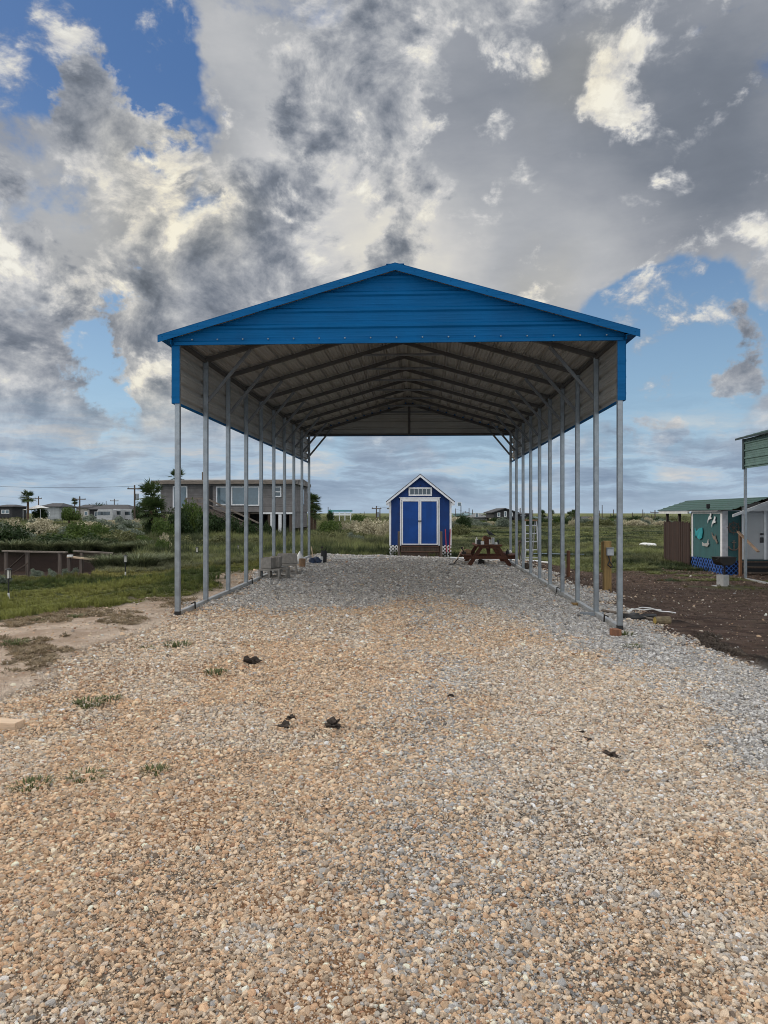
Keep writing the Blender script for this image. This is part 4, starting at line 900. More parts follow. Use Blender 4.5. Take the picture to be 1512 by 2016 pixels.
# ------------------------------------------------------------------ grey stilt house
dh = 56.; k = dh/F; x0, y0 = XY(316, dh); z0 = gz(x0, y0)
W = 262*k; hs = T('stilt_house', 'weathered grey wooden house raised on pilings, with stairs and big windows, left behind the carport', 'house', (x0, y0, z0))
def hx(u): return (u-316)*k*1.0
def hz(v): return ZV(v, dh)-z0
D = 7.4
b = B(); b.b2((0, 0, hz(1008)), (W, D, hz(953))); part('wall', b, M['siding'], hs)
b = B(); b.prism([(-.55, hz(953.2)), (-.55, hz(947)), (D*.5, hz(940)), (D+.3, hz(947)), (D+.3, hz(953.2))], hx(303), W+.25, 'yz'); part('roof', b, M['oldroof'], hs)
b = B(); b.b2((hx(303), -.62, hz(953.5)), (W+.25, -.56, hz(946.6))); part('fascia', b, M['greywood'], hs)
for u, t_, r_ in ((381, 926, .08), (527, 926, .07)): b = B(); b.cyl((hx(u), 2.5, hz(943)), (hx(u), 2.5, hz(t_)), r_, r_, 8); part('vent_pipe', b, M['greypost'], hs)
def hwin(u0, u1, v0, v1, m='glassblue', mull=0):
    b = B(); f = .09
    b.b2((hx(u0), -.07, hz(v1)), (hx(u1), -.002, hz(v1)+f)).b2((hx(u0), -.07, hz(v0)-f), (hx(u1), -.002, hz(v0))).b2((hx(u0), -.07, hz(v1)+f), (hx(u0)+f, -.002, hz(v0)-f)).b2((hx(u1)-f, -.07, hz(v1)+f), (hx(u1), -.002, hz(v0)-f))
    if mull: b.b2((hx(u0)+f, -.065, (hz(v0)+hz(v1))/2-.04), (hx(u1)-f, -.004, (hz(v0)+hz(v1))/2+.04))
    w_ = part('window', b, M['white'], hs); b = B(); b.b2((hx(u0)+f, -.03, hz(v1)+f), (hx(u1)-f, -.006, hz(v0)-f)); part('pane', b, M[m], w_)
hwin(341, 370, 957, 1000); hwin(427, 455, 958, 995); hwin(457, 485, 958, 995); hwin(487, 513, 958, 996); hwin(542, 556, 958, 979, 'glassdark', 1)
b = B(); b.b2((hx(409), -.02, hz(1008)), (hx(420), -.003, hz(957))); part('door', b, M['black'], hs)  # flat black panel, the shade of the door recess as colour
b = B(); b.b2((W+.002, .6, hz(1008)), (W+.03, D-.6, hz(990))); part('side_board', b, M['siding'], hs)
b = B(); b.b2((W+.002, 4.2, hz(992)), (W+.04, 5.2, hz(960))); part('side_window', b, M['glassdark'], hs)
# deck
b = B(); b.b2((hx(378), -1.6, hz(1008)), (hx(423), -.01, hz(1004.5))); part('deck', b, M['greywood'], hs)
b = B()
for z in (984, 994): b.b2((hx(378), -1.6, hz(z)), (hx(423), -1.54, hz(z)+.13))
for u in (378, 400, 421): b.b2((hx(u), -1.53, hz(1004)), (hx(u)+.12, -1.45, hz(984)))
part('deck_railing', b, M['greywood'], hs)
b = B(); b.b2((hx(421), -1.62, -.1), (hx(424), -1.40, hz(953.6))).b2((hx(378), -1.60, -.1), (hx(380), -1.45, hz(1008))); part('deck_post', b, M['greypost'], hs)
b = B(); b.beam((hx(423), -1.5, hz(1005)), (hx(520), -1.5, hz(1050)), .08, .3, (0, 0, 1)).beam((hx(423), -.5, hz(1005)), (hx(520), -.5, hz(1050)), .08, .3, (0, 0, 1))
for i in range(11): t_ = (i+.5)/11; b.box((hx(423+97*t_), -1.0, hz(1003+45*t_)), (.3, .95, .05))
part('stairs', b, M['greypost'], hs)
b = B(); b.beam((hx(423), -1.56, hz(984)), (hx(520), -1.56, hz(1029)), .06, .12).beam((hx(423), -1.56, hz(994)), (hx(520), -1.56, hz(1039)), .05, .08); part('stair_rail', b, M['greywood'], hs)
for i in range(7):
    for yy in (.2, D/2, D-.2):
        b = B(); xx = .15+i*(W-.3)/6; b.b2((xx-.12, yy-.12, -.1), (xx+.12, yy+.12, hz(1008))); part('piling', b, M['darkwood'], hs)
b = B(); b.b2((.1, .3, hz(1012)), (W-.1, .45, hz(1008.1))).b2((.1, D-.4, hz(1012)), (W-.1, D-.25, hz(1008.1))); part('floor_beam', b, M['greywood'], hs)
for u0, u1 in ((534, 541), (550, 556)): b = B(); b.b2((hx(u0), .02, -.1), (hx(u1), .1, hz(1012.2))); part('white_panel', b, M['white'], hs)
b = B(); b.b2((W-.03, .5, hz(1040)), (W+.001, D-.4, hz(1008.1))); part('lower_side_wall', b, M['siding'], hs)
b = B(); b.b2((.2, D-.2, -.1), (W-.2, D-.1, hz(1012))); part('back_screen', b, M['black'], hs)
b = B(); b.b2((hx(520), -.01, hz(1012)), (W, .12, hz(1008.5))); part('fallen_trim', b, M['white'], hs)

# ------------------------------------------------------------------ teal shed on the right with fence, decorations
TX = 8.62
def rz_(x, y): return gz(x, y)
ts = T('teal_cabin', 'low cabin with a green metal roof, teal boards and pale door, at the right edge', 'cabin', (TX, 22.0, -.3))
def q(x, y, z): return (x-TX, y-22.0, z+.3)
b = B(); b.b2(q(TX, 21.6, .08), q(TX+1.9, 24.0, 1.5)); part('wall', b, M['tealwall'], ts)
# trims on the left-facing wall
b = B(); b.b2(q(TX-.02, 21.6, .06), q(TX-.001, 21.72, 1.42)).b2(q(TX-.02, 23.87, .06), q(TX-.001, 23.98, 1.42)).b2(q(TX-.022, 21.59, 1.42), q(TX-.001, 23.98, 1.50)); part('corner_trim', b, M['white'], ts, .003)
b = B(); b.b2(q(TX-.02, 21.575, .06), q(TX+.14, 21.598, 1.5)); part('corner_trim', b, pm('shaded white trim', (.5, .5, .52), .6), ts, .003)  # shaded side of the white corner trim, put in as a greyer colour
b = B(); lattice(b, q(TX-.01, 24.0, -.33), (0, -1, 0), (0, 0, 1), 2.4, .40, .2, .030, .006); part('lattice_skirt', b, M['lattblue'], ts)
b = B(); lattice(b, q(TX, 21.585, -.36), (1, 0, 0), (0, 0, 1), .75, .44, .13, .022, .008); part('lattice_skirt', b, M['lattblue'], ts)
b = B(); b.b2(q(TX+.08, 21.7, -.3), q(TX+1.8, 23.9, .079)); part('crawl_shade_box', b, pm('painted lattice shade', (.006, .012, .05), .8), ts)  # dark blue box standing in for the shade behind the lattice
# roof
b = B(); RT = [(8.44, 1.525), (9.52, 1.885)]
prof = corr(math.hypot(1.08, .36), .2, .016, .05)
tl = math.hypot(1.08, .36); dT = (1.08/tl, 0, .36/tl)
sheet(b, q(8.44, 20.55, 1.525), dT, (-dT[2], 0, dT[0]), (0, 1, 0), prof, lambda t: (0, 6.35), .01, 0, 1)
sheet(b, q(9.52+1.08, 20.55, 1.525), (-dT[0], 0, dT[2]), (dT[2], 0, dT[0]), (0, 1, 0), prof, lambda t: (0, 6.35), .01, 0, 1)
part('roof', b, [M['greenroof'], M['darkwood']], ts)
b = B(); b.b2(q(8.48, 23.99, 1.42), q(8.54, 26.85, 1.51)).b2(q(8.47, 21.6, 1.49), q(8.56, 24.0, 1.515)); part('eave_board', b, M['white'], ts)
b = B(); b.prism([(q(8.38, 0, 0)[0], q(0, 0, 1.40)[2]), (q(9.5, 0, 0)[0], q(0, 0, 1.84)[2]), (q(10.6, 0, 0)[0], q(0, 0, 1.44)[2]), (q(10.6, 0, 0)[0], q(0, 0, 1.36)[2]), (q(9.5, 0, 0)[0], q(0, 0, 1.74)[2]), (q(8.38, 0, 0)[0], q(0, 0, 1.33)[2])], 20.3-22, 20.36-22); part('gable_fascia', b, pm('pale fascia', (.45, .46, .47), .6), ts)
b = B(); b.b2(q(9.13, 21.52, .12), q(10.5, 21.598, 1.75)); part('front_room', b, M['greydoor'], ts)
b = B(); b.prism([(q(8.95, 0, 0)[0], q(0, 0, 1.50)[2]), (q(10.5, 0, 0)[0], q(0, 0, 1.50)[2]), (q(9.6, 0, 0)[0], q(0, 0, 1.78)[2])], 20.52-22, 20.56-22); part('gable_wall', b, M['greydoor'], ts)
b = B(); b.b2(q(9.12, 21.50, .12), q(9.19, 21.518, 1.60)); part('corner_trim', b, M['white'], ts)
b = B(); b.b2(q(9.22, 21.49, .14), q(9.72, 21.518, 1.45)); dr = part('door', b, M['greydoor'], ts, .003)
b = B(); b.b2(q(9.725, 21.485, .12), q(9.79, 21.518, 1.52)); part('door_frame', b, M['white'], ts)
b = B(); b.b2(q(9.62, 21.46, .60), q(9.70, 21.488, .75)); part('lock', b, M['black'], dr)
b = B(); b.b2(q(9.62, 21.46, .82), q(9.70, 21.488, .87)); part('handle', b, M['black'], dr)
b = B(); b.b2(q(8.80, 20.9, -.35), q(8.87, 20.97, .85)); part('porch_post', b, pm('warm brown post', (.20, .10, .05), .8), ts)
b = B(); b.beam(q(8.78, 20.95, .92), q(8.88, 19.95, .42), .07, .035); part('handrail', b, pm('tan handrail', (.28, .19, .13), .8), ts)
for i in range(3):
    b = B(); b.b2(q(9.02, 21.45-.24*i, .05-.14*i), q(10.4, 21.2-.24*i, .09-.14*i)); part('step_tread', b, M['darkwood'], ts)
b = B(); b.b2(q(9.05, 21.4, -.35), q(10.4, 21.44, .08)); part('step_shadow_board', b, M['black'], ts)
fn = T('board_fence', 'dark red brown board fence panel left of the teal wall', 'fence', (8.58, 24.03, -.3))
b = B(); RF = random.Random(4); yy = 0; 
while yy < 2.5:
    wd = .105; hh = 1.44+RF.uniform(-.02, .03); 
    b.b2((-.02+RF.uniform(-.006, .006), yy, .06+RF.uniform(-.01, .02)), (.0, yy+wd-.014, hh)); yy += wd
part('boards', b, M['fence'], fn)
b = B(); b.b2((.002, 0, .25), (.05, 2.5, .33)).b2((.002, 0, 1.15), (.05, 2.5, 1.23)); part('rail', b, M['fence'], fn)
for yy in (2.42, 1.2, .02): b = B(); b.b2((.052, yy, -.1), (.13, yy+.08, 1.76)); part('post', b, M['darkwood'], fn)
# right lattice gap under fence, decorations (hang on the wall: things of their own)
WX = TX-.021
def decor(name, label, outline, yc, zc, s, m, th=.02, cat='decoration', grp=None, x=WX-.003):
    b = B(); b.prism([(-a*s, c_*s) for a, c_ in outline], -th, 0, 'yz'); return one(name, b, M[m] if isinstance(m, str) else m, label, cat, (x, yc, zc), 0, grp, bevel=.002)
gull = [(-.5, -.5), (-.32, -.05), (-.12, .16), (.08, .24), (.2, .5), (.46, .44), (.38, .24), (.28, .1), (.5, -.02), (.3, -.1), (.12, -.06), (-.02, -.14), (-.2, -.16)]
def wy(u): # y on the plane x=WX seen at u
    t = math.tan(math.atan((u-756)/F)-YAW); return WX/t
def wz(v, u): y = wy(u); return ZV(v, y*math.cos(YAW)-WX*math.sin(YAW))
decor('gull_cutout', 'upper white seagull cutout on the teal wall', gull, wy(1398), wz(1020, 1398), .33, 'white', grp='white gull cutouts')
decor('gull_cutout', 'lower white seagull cutout on the teal wall', gull, wy(1406), wz(1027.5, 1406), .33, 'white', grp='white gull cutouts')
fish = [(-.55, .25), (-.42, .1), (-.3, .12), (.1, .28), (.45, .3), (.5, .05), (.4, -.22), (.1, -.32), (-.2, -.22), (-.38, -.08), (-.55, -.25), (-.48, 0)]
decor('fish_plaque', 'turquoise wooden fish plaque on the teal wall', fish, wy(1377), wz(1050, 1377), .6, 'tealfish')
decor('driftwood_fish', 'brown wooden fish hanging at the right of the teal wall', [(-.5, .4), (-.3, .15), (0, .1), (.15, .25), (.2, 0), (.5, -.3), (.35, -.4), (.1, -.15), (-.2, -.1), (-.45, .15)], wy(1408), wz(1059, 1408), .42, 'greywood')
decor('boat_cutout', 'small grey and white boat cutout low on the teal wall', [(-.55, .12), (-.45, -.1), (.3, -.12), (.55, .05), (.45, .1), (.42, .35), (.25, .1), (-.2, .05)], wy(1390), wz(1072, 1390), .5, 'conclight')
b = B(); b.lathe([(.13, -.012), (.155, -.012), (.155, .012), (.13, .012), (.13, -.012)], n=24).lathe([(0, -.015), (.035, -.015), (.035, .015), (0, .015)], n=12)
for i in range(8): a_ = i*math.pi/4; b.cyl((0.02*math.cos(a_), .02*math.sin(a_), 0), (.2*math.cos(a_), .2*math.sin(a_), 0), .009, .009, 6)
me = b.mesh('ships_wheel', M['greypost']); me.transform(Matrix.Rotation(math.pi/2, 4, 'X')); one('ships_wheel', me, None, "dark ship's wheel on the shaded porch wall", 'decoration', (TX+.30, 21.57, 1.02))
b = B(); b.box((0, 0, .02), (.03, .03, .24)).box((0, 0, .1), (.12, .025, .025)).lathe([(.018, 0), (.032, 0), (.032, .01), (.018, .01), (.018, 0)], n=12, c=(0, 0, .15))
pts = [(.15*math.sin(a_), 0, -.10+.13-.15*math.cos(a_)) for a_ in [math.radians(x_) for x_ in range(-75, 76, 15)]]; b.path(pts, .018, 6); 
one('anchor', b, M['greywood'], 'weathered anchor ornament on the shaded porch wall', 'anchor', (TX+.30, 21.565, .50))
b = B(); b.box((0, 0, .08), (.09, .06, .13)).cyl((0, 0, -.02), (0, 0, .03), .02); one('roof_lamp', b, M['black'], 'small black lamp standing on the edge of the green roof', 'lamp', (8.5, 22.35, 1.56))
# hooks on the wall
# grill on a block
a = G(1423, 1153); KK = depth(a)/F
b_ = concblock(a, .5, 'pale concrete block standing upright under the charcoal grill', 'conclight'); b_.scale = (.5, 1.0, 1.32); b_['category'] = 'concrete block'
gr = T('charcoal_grill', 'black kettle shaped grill on a single leg standing on a concrete block', 'grill', (a.x, a.y, a.z+.264), .2)
b = B(); b.cyl((.04, 0, 0), (.05, 0, .25), .028, .022, 8); part('leg', b, M['iron'], gr)
b = B(); b.prism([(-.2, .42), (.25, .42), (.23, .30), (.13, .23), (-.08, .23), (-.17, .30)], -.16, .16); part('fire_box', b, M['iron'], gr, .008)
b = B(); b.b2((-.21, -.17, .42), (.26, .17, .432)).cyl((-.22, -.17, .40), (-.30, -.17, .36), .01); part('grate', b, M['iron'], gr)
a2 = G(1424, 1154); b = B(); b.box((0, 0, .0), (.42, .26, .02)); one('paving_slab', b, M['conclight'], 'thin pale slab lying under the grill block', 'slab', Vector(a2)+Vector((0, .05, 0)), .1)

# ------------------------------------------------------------------ green carport at right edge
gc = T('green_carport', 'green roofed metal carport entering from the right edge', 'carport', (8.55, 19.95, -.3))
GZ = 3.71; 
for i in range(5):
    for xx in (0, 5.5):
        b = B(); b.beam((xx, -i*1.9, .03), (xx, -i*1.9, GZ-.06), .065, .065, (0, 1, 0)); part('post', b, M['galv'], gc, .006)
    b = B(); b.beam((0, -i*1.9, GZ-.05), (2.75, -i*1.9, GZ+.72), .06, .06).beam((5.5, -i*1.9, GZ-.05), (2.75, -i*1.9, GZ+.72), .06, .06); part('rafter', b, M['frame'], gc)
for xx in (0, 5.5):
    b = B(); b.beam((xx, .0, 0), (xx, -7.6, 0), .065, .065); part('base_rail', b, M['rail'], gc, .005)
    b = B(); sg = -1 if xx == 0 else 1
    sheet(b, (xx+sg*.036, .03, GZ-.80), (0, 0, 1), (sg, 0, 0), (0, -1, 0), corr(.78, .2, .02, .07), lambda t: (0, 7.7), .004); part('side_panel', b, [M['greenpanel'], M['inner']], gc)
b = B()
for sg, xo in ((-1, -.2), (1, 5.7)):
    tl = math.hypot(2.95, .83); dT = (-sg*2.95/tl, 0, .83/tl)
    sheet(b, (xo, .15, GZ-.01), dT, (sg*.83/tl, 0, 2.95/tl), (0, -1, 0), corr(tl, .2, .018, .1), lambda t: (0, 7.95), .004)
part('roof', b, [M['greenroof'], M['inner']], gc)
b = B(); b.b2((-.205, .15, GZ-.045), (-.195, -7.8, GZ+.005)); b.b2((-.045, .035, GZ-.82), (.04, .05, GZ-.02)).b2((-.062, -.06, GZ-.82), (-.058, .05, GZ-.02)); part('corner_trim', b, pm('near black green trim', (.015, .03, .03), .5), gc)
# ------------------------------------------------------------------ ground
def zones(x, y):
    """returns grass, grey, dirt, sand, mud  (0..1 each)"""
    n1 = fbm(x*.9, y*.9, 5, 5)-.5; n2 = fbm(x*2.6, y*2.6, 9, 4)-.5; n3 = fbm(x*.35, y*.35, 21, 4)-.5; n4 = fbm(x*7, y*7, 33, 3)-.5
    xn = x+n1*.9+n2*.35; yn = y+n1*1.4+n2*.5
    rgt = np.interp(y, [0, 5.5, 6.5, 9, 20, 23], [2.9, 2.95, 3.05, 2.95, 3.1, 2.6])
    lft = np.interp(y, [0, 5, 9, 9.8, 22, 26], [-3.6, -3.15, -3.1, -3.15, -3.25, -3.0])
    pad_r = 1-sstep(rgt-.25, rgt+.35, x+n1*1.0+n2*.8)
    pad_l = sstep(lft-.2, lft+.25, x+n1*.9+n2*.6)
    pad_y = 1-sstep(26.2, 26.8, y+n2)
    pad = pad_r*pad_l*pad_y
    # grey stone
    tong = (np.exp(-((x-.15)/.9)**2)*2.6)
    g_in = sstep(9.0+0, 10.6, y-tong*sstep(6, 12, y)*.9-n1*.8+.0*x)
    g_r = sstep(1.65, 2.45, x+n1*1.9+n2*.9+.16*(y-6))*sstep(.5, 3.5, y)
    g_c = .4*np.exp(-((x-.15-n1)/.38)**2)*sstep(1, 3, y)*sstep(-.35, .1, n3+n1)
    grey = np.clip(np.maximum(np.maximum(g_in, g_r), g_c), 0, 1)
    # lawn line on the left
    lawn_y = np.interp(x, [-30, -5.2, -4.3, -3.35, -3.2], [8.7, 8.9, 9.8, 10.9, 12.5])
    lawn = sstep(0, .5, (y+n1*1.1+n2*.7)-lawn_y)*(1-sstep(-3.6, -3.05, x+n2*.8+n1*.5))
    lawn = lawn*(1-.9*sstep(-4.6, -3.4, x+n1*2.4)*(1-sstep(14.5, 17, y))*sstep(-.25, .05, n1+.3))
    meadow_r = sstep(0, .8, (y+n1*2.2+n2)-np.interp(x, [2.6, 4.5, 7, 8.6, 14], [24.5, 21.3, 22.0, 22.3, 22]))*sstep(2.6, 3.2, x)
    back = sstep(26.0, 26.9, y+n1*1.5+n2)
    patch = sstep(.1, .2, fbm(x*.8+3, y*1.8, 41, 3)-.42)*sstep(16.5, 18, y)*(1-sstep(21, 22, y))*sstep(5.6, 6.6, x)*.9
    grass = np.clip(np.maximum(np.maximum(lawn, meadow_r), np.maximum(back, patch)), 0, 1)
    grass = grass*np.where((pad > .5) & (y < 26), 0, 1)
    leftbare = (1-pad_l)*(1-grass)*(x < 0)
    rightbare = (1-pad_r)*(1-grass)*(x > 0)
    sand = np.clip(leftbare+.75*np.exp(-((x+2.6)**2+(y-9.0)**2)/1.0)*(n1 > -.1), 0, 1)
    sand = np.maximum(sand, .85*sstep(-.01, .08, n3+.14*sstep(.3, -2, x))*(x < .1-.1*y)*(y < 6.5)*pad*sstep(.0, .08, n1+.02))
    dirt = np.clip(rightbare, 0, 1)
    mud = sstep(.15, -.3, x-(-8.1-.25*(y-17.5)))*sstep(16.9, 17.5, y+n2*.5)*(1-sstep(31.5, 33.5, y))
    return grass, grey*pad, dirt, sand, mud, pad
ny = 520; ys = np.concatenate([np.linspace(-3, 1.5, 12)[:-1], 1.5*np.exp(np.linspace(0, math.log(4000/1.5), ny))])
ts_ = np.linspace(-1, 1, 440); xf = np.sinh(ts_*7.6)/math.sinh(7.6)
XG = []; 
W_ = np.maximum(9, ys*1.1)
X2 = np.sinh(ts_*2.2)/math.sinh(2.2)
Xg = X2[None, :]*W_[:, None]; Yg = np.repeat(ys[:, None], len(ts_), 1)
Zg = ground(Xg, Yg)
# small relief: gravel humps, clods on the right edge
gr_, gy_, di_, sa_, mu_, pa_ = zones(Xg, Yg)
Zg = Zg+(fbm(Xg*2.3, Yg*2.3, 61, 4)-.5)*.035*(Yg < 26)+(fbm(Xg*9, Yg*9, 71, 3)-.5)*.02*(Yg < 14)
rut = np.exp(-((Xg-(3.25+.04*(Yg-6)))/.12)**2)*(Yg < 12)*sstep(.35, .6, fbm(Xg*5, Yg*3, 81, 3))
Zg += rut*.05
nr, nc = Xg.shape
verts = np.stack([Xg, Yg, Zg], -1).reshape(-1, 3)
idx = np.arange(nr*nc).reshape(nr, nc)
faces = np.stack([idx[:-1, :-1], idx[:-1, 1:], idx[1:, 1:], idx[1:, :-1]], -1).reshape(-1, 4)
me = bpy.data.meshes.new('ground'); me.vertices.add(len(verts)); me.vertices.foreach_set('co', verts.ravel())
me.loops.add(faces.size); me.loops.foreach_set('vertex_index', faces.ravel().astype(np.int32))
me.polygons.add(len(faces)); me.polygons.foreach_set('loop_start', np.arange(0, faces.size, 4, dtype=np.int32)); me.polygons.foreach_set('loop_total', np.full(len(faces), 4, dtype=np.int32))
me.update(); me.validate(); me.polygons.foreach_set('use_smooth', [True]*len(faces))
def addcol(me, name, r, g, b):
    a = me.attributes.new(name, 'FLOAT_COLOR', 'POINT'); d = np.stack([r.ravel(), g.ravel(), b.ravel(), np.ones(r.size)], -1).astype(np.float32); a.data.foreach_set('color', d.ravel())
addcol(me, 'za', gr_, gy_, di_); addcol(me, 'zb', sa_, mu_, rut)
zc_ = me.attributes.new('zc', 'FLOAT', 'POINT'); zc_.data.foreach_set('value', (pa_ > .5).astype(np.float32).ravel())
gm, nt, bs = newmat('ground surface'); me.materials.append(gm)
co = COORD(nt)
za = N(nt, 'ShaderNodeSeparateColor'); nt.links.new(N(nt, 'ShaderNodeAttribute', attribute_name='za').outputs['Color'], za.inputs[0])
zb = N(nt, 'ShaderNodeSeparateColor'); nt.links.new(N(nt, 'ShaderNodeAttribute', attribute_name='zb').outputs['Color'], zb.inputs[0])
def VOR(scale, feat='F1', sm=None):
    v = N(nt, 'ShaderNodeTexVoronoi', feature=feat); nt.links.new(co, v.inputs['Vector']); v.inputs['Scale'].default_value = scale; return v
v1 = VOR(120); v2 = VOR(64)
def cellpal(vor, stops):
    sp = N(nt, 'ShaderNodeSeparateColor'); nt.links.new(vor.outputs['Color'], sp.inputs[0])
    r = N(nt, 'ShaderNodeValToRGB'); r.color_ramp.interpolation = 'CONSTANT'; nt.links.new(sp.outputs[0], r.inputs[0])
    e = r.color_ramp.elements; e[0].position = 0; e[0].color = (*stops[0][1], 1); e[1].position = stops[1][0]; e[1].color = (*stops[1][1], 1)
    for p_, c_ in stops[2:]: x_ = e.new(p_); x_.color = (*c_, 1)
    return r.outputs[0]
TAN = [(0, (.40, .28, .19)), (.16, (.52, .40, .28)), (.36, (.60, .49, .37)), (.62, (.45, .37, .29)), (.76, (.72, .64, .53)), (.9, (.38, .34, .31))]
GRY = [(0, (.29, .285, .28)), (.16, (.41, .405, .40)), (.42, (.50, .49, .48)), (.66, (.36, .355, .35)), (.80, (.62, .61, .59)), (.93, (.44, .39, .33))]
nL = NOISE(nt, co, .55, 5, .6); nM = NOISE(nt, co, 2.7, 6, .65); nF = NOISE(nt, co, 26, 4, .6)
tan = MIX(nt, MR(nt, nF, .42, .58), cellpal(v1, TAN), cellpal(v2, TAN))
tan = MIX(nt, MR(nt, nM, .52, .66, 0, .4), tan, (.46, .31, .19))
gry = MIX(nt, MR(nt, nF, .42, .58), cellpal(v1, GRY), cellpal(v2, GRY))
gry = MIX(nt, MR(nt, nM, .54, .68, 0, .35), gry, (.30, .24, .18))
edge = MR(nt, v2.outputs['Distance'], .005, .011, 0, .35)
c = MIX(nt, za.outputs[1], tan, gry); c = MIX(nt, edge, c, (.23, .16, .11))
sandb = MIX(nt, MR(nt, nM, .35, .65), (.40, .215, .11), (.52, .31, .18))
sand = MIX(nt, MR(nt, nM, .35, .65), (.50, .37, .275), (.74, .61, .49)); sand = MIX(nt, MR(nt, N(nt, 'ShaderNodeAttribute', attribute_name='zc').outputs['Fac'], .5, .6), sand, sandb)
sand = MIX(nt, MR(nt, nF, .5, .7, 0, .5), sand, (.42, .30, .21))
c = MIX(nt, MR(nt, MA(nt, 'ADD', zb.outputs[0], MA(nt, 'MULTIPLY', MA(nt, 'SUBTRACT', nF, .5), .8)), .35, .65), c, sand)
dirt = MIX(nt, MR(nt, nM, .35, .65), (.115, .066, .048), (.225, .15, .115)); dirt = MIX(nt, MR(nt, NOISE(nt, co, .9, 5, .7), .5, .65, 0, .6), dirt, (.19, .135, .09))
dmp = N(nt, 'ShaderNodeMapping'); nt.links.new(co, dmp.inputs[0]); dmp.inputs['Scale'].default_value = (.7, 3.2, 1); dmp.inputs['Rotation'].default_value = (0, 0, .35)
dst = NOISE(nt, dmp.outputs[0], 1.5, 7, .68, .6); dirt = MIX(nt, MR(nt, dst, .50, .66, 0, .85), dirt, (.05, .033, .026)); dirt = MIX(nt, MR(nt, dst, .46, .36, 0, .6), dirt, (.27, .20, .15))
dirt = MIX(nt, MR(nt, NOISE(nt, co, 14, 3, .6), .70, .74, 0, .5), dirt, (.32, .28, .24))
c = MIX(nt, MR(nt, MA(nt, 'ADD', za.outputs[2], MA(nt, 'MULTIPLY', MA(nt, 'SUBTRACT', nF, .5), 1.1)), .4, .6), c, dirt)
gs = MIX(nt, MR(nt, nM, .35, .65), (.06, .085, .025), (.19, .20, .07)); gs = MIX(nt, MR(nt, nL, .42, .62), gs, (.15, .16, .06)); gs = MIX(nt, MR(nt, NOISE(nt, co, .06, 6, .65), .45, .6, 0, .7), gs, (.085, .085, .045))
c = MIX(nt, za.outputs[0], c, gs)
c = MIX(nt, zb.outputs[1], c, MIX(nt, nM, (.016, .009, .007), (.042, .021, .015)))
c = MIX(nt, MA(nt, 'MULTIPLY', zb.outputs[2], .85), c, (.02, .015, .012))
nt.links.new(c, bs.inputs['Base Color']); bs.inputs['Roughness'].default_value = .92; bs.inputs['Specular IOR Level'].default_value = .25
hgt = MA(nt, 'ADD', MA(nt, 'MULTIPLY', MA(nt, 'SUBTRACT', .015, v2.outputs['Distance']), .5), MA(nt, 'MULTIPLY', nF, .006))
keep_ = MA(nt, 'MULTIPLY', MA(nt, 'SUBTRACT', 1.0, MA(nt, 'MULTIPLY', zb.outputs[0], .85)), MA(nt, 'SUBTRACT', 1.0, MA(nt, 'MULTIPLY', MA(nt, 'MAXIMUM', za.outputs[2], za.outputs[0]), .65)))
BUMP(nt, bs, MA(nt, 'ADD', MA(nt, 'MULTIPLY', hgt, keep_), MA(nt, 'MULTIPLY', NOISE(nt, co, 5, 3, .5), .012)), 1.0, .6)
go = bpy.data.objects.new('ground', me); C.objects.link(go); go['kind'] = 'structure'; go['label'] = 'gravel drive, bare soil, lawn and marsh meadow'
# canal water
b = B(); b.add([(-60, 17.3, -1.05), (-8.2, 17.3, -1.05), (-11.8, 32, -1.05), (-60, 32, -1.05)], [(0, 1, 2, 3)])
wm, nt2, b2_ = newmat('muddy water'); b2_.inputs['Base Color'].default_value = (.030, .016, .011, 1); b2_.inputs['Roughness'].default_value = .35; b2_.inputs['Specular IOR Level'].default_value = .2
BUMP(nt2, b2_, NOISE(nt2, COORD(nt2), 6, 3), .15, .02)
o = part('canal_water', b, wm); o['kind'] = 'structure'; o['label'] = 'dark brown canal water'

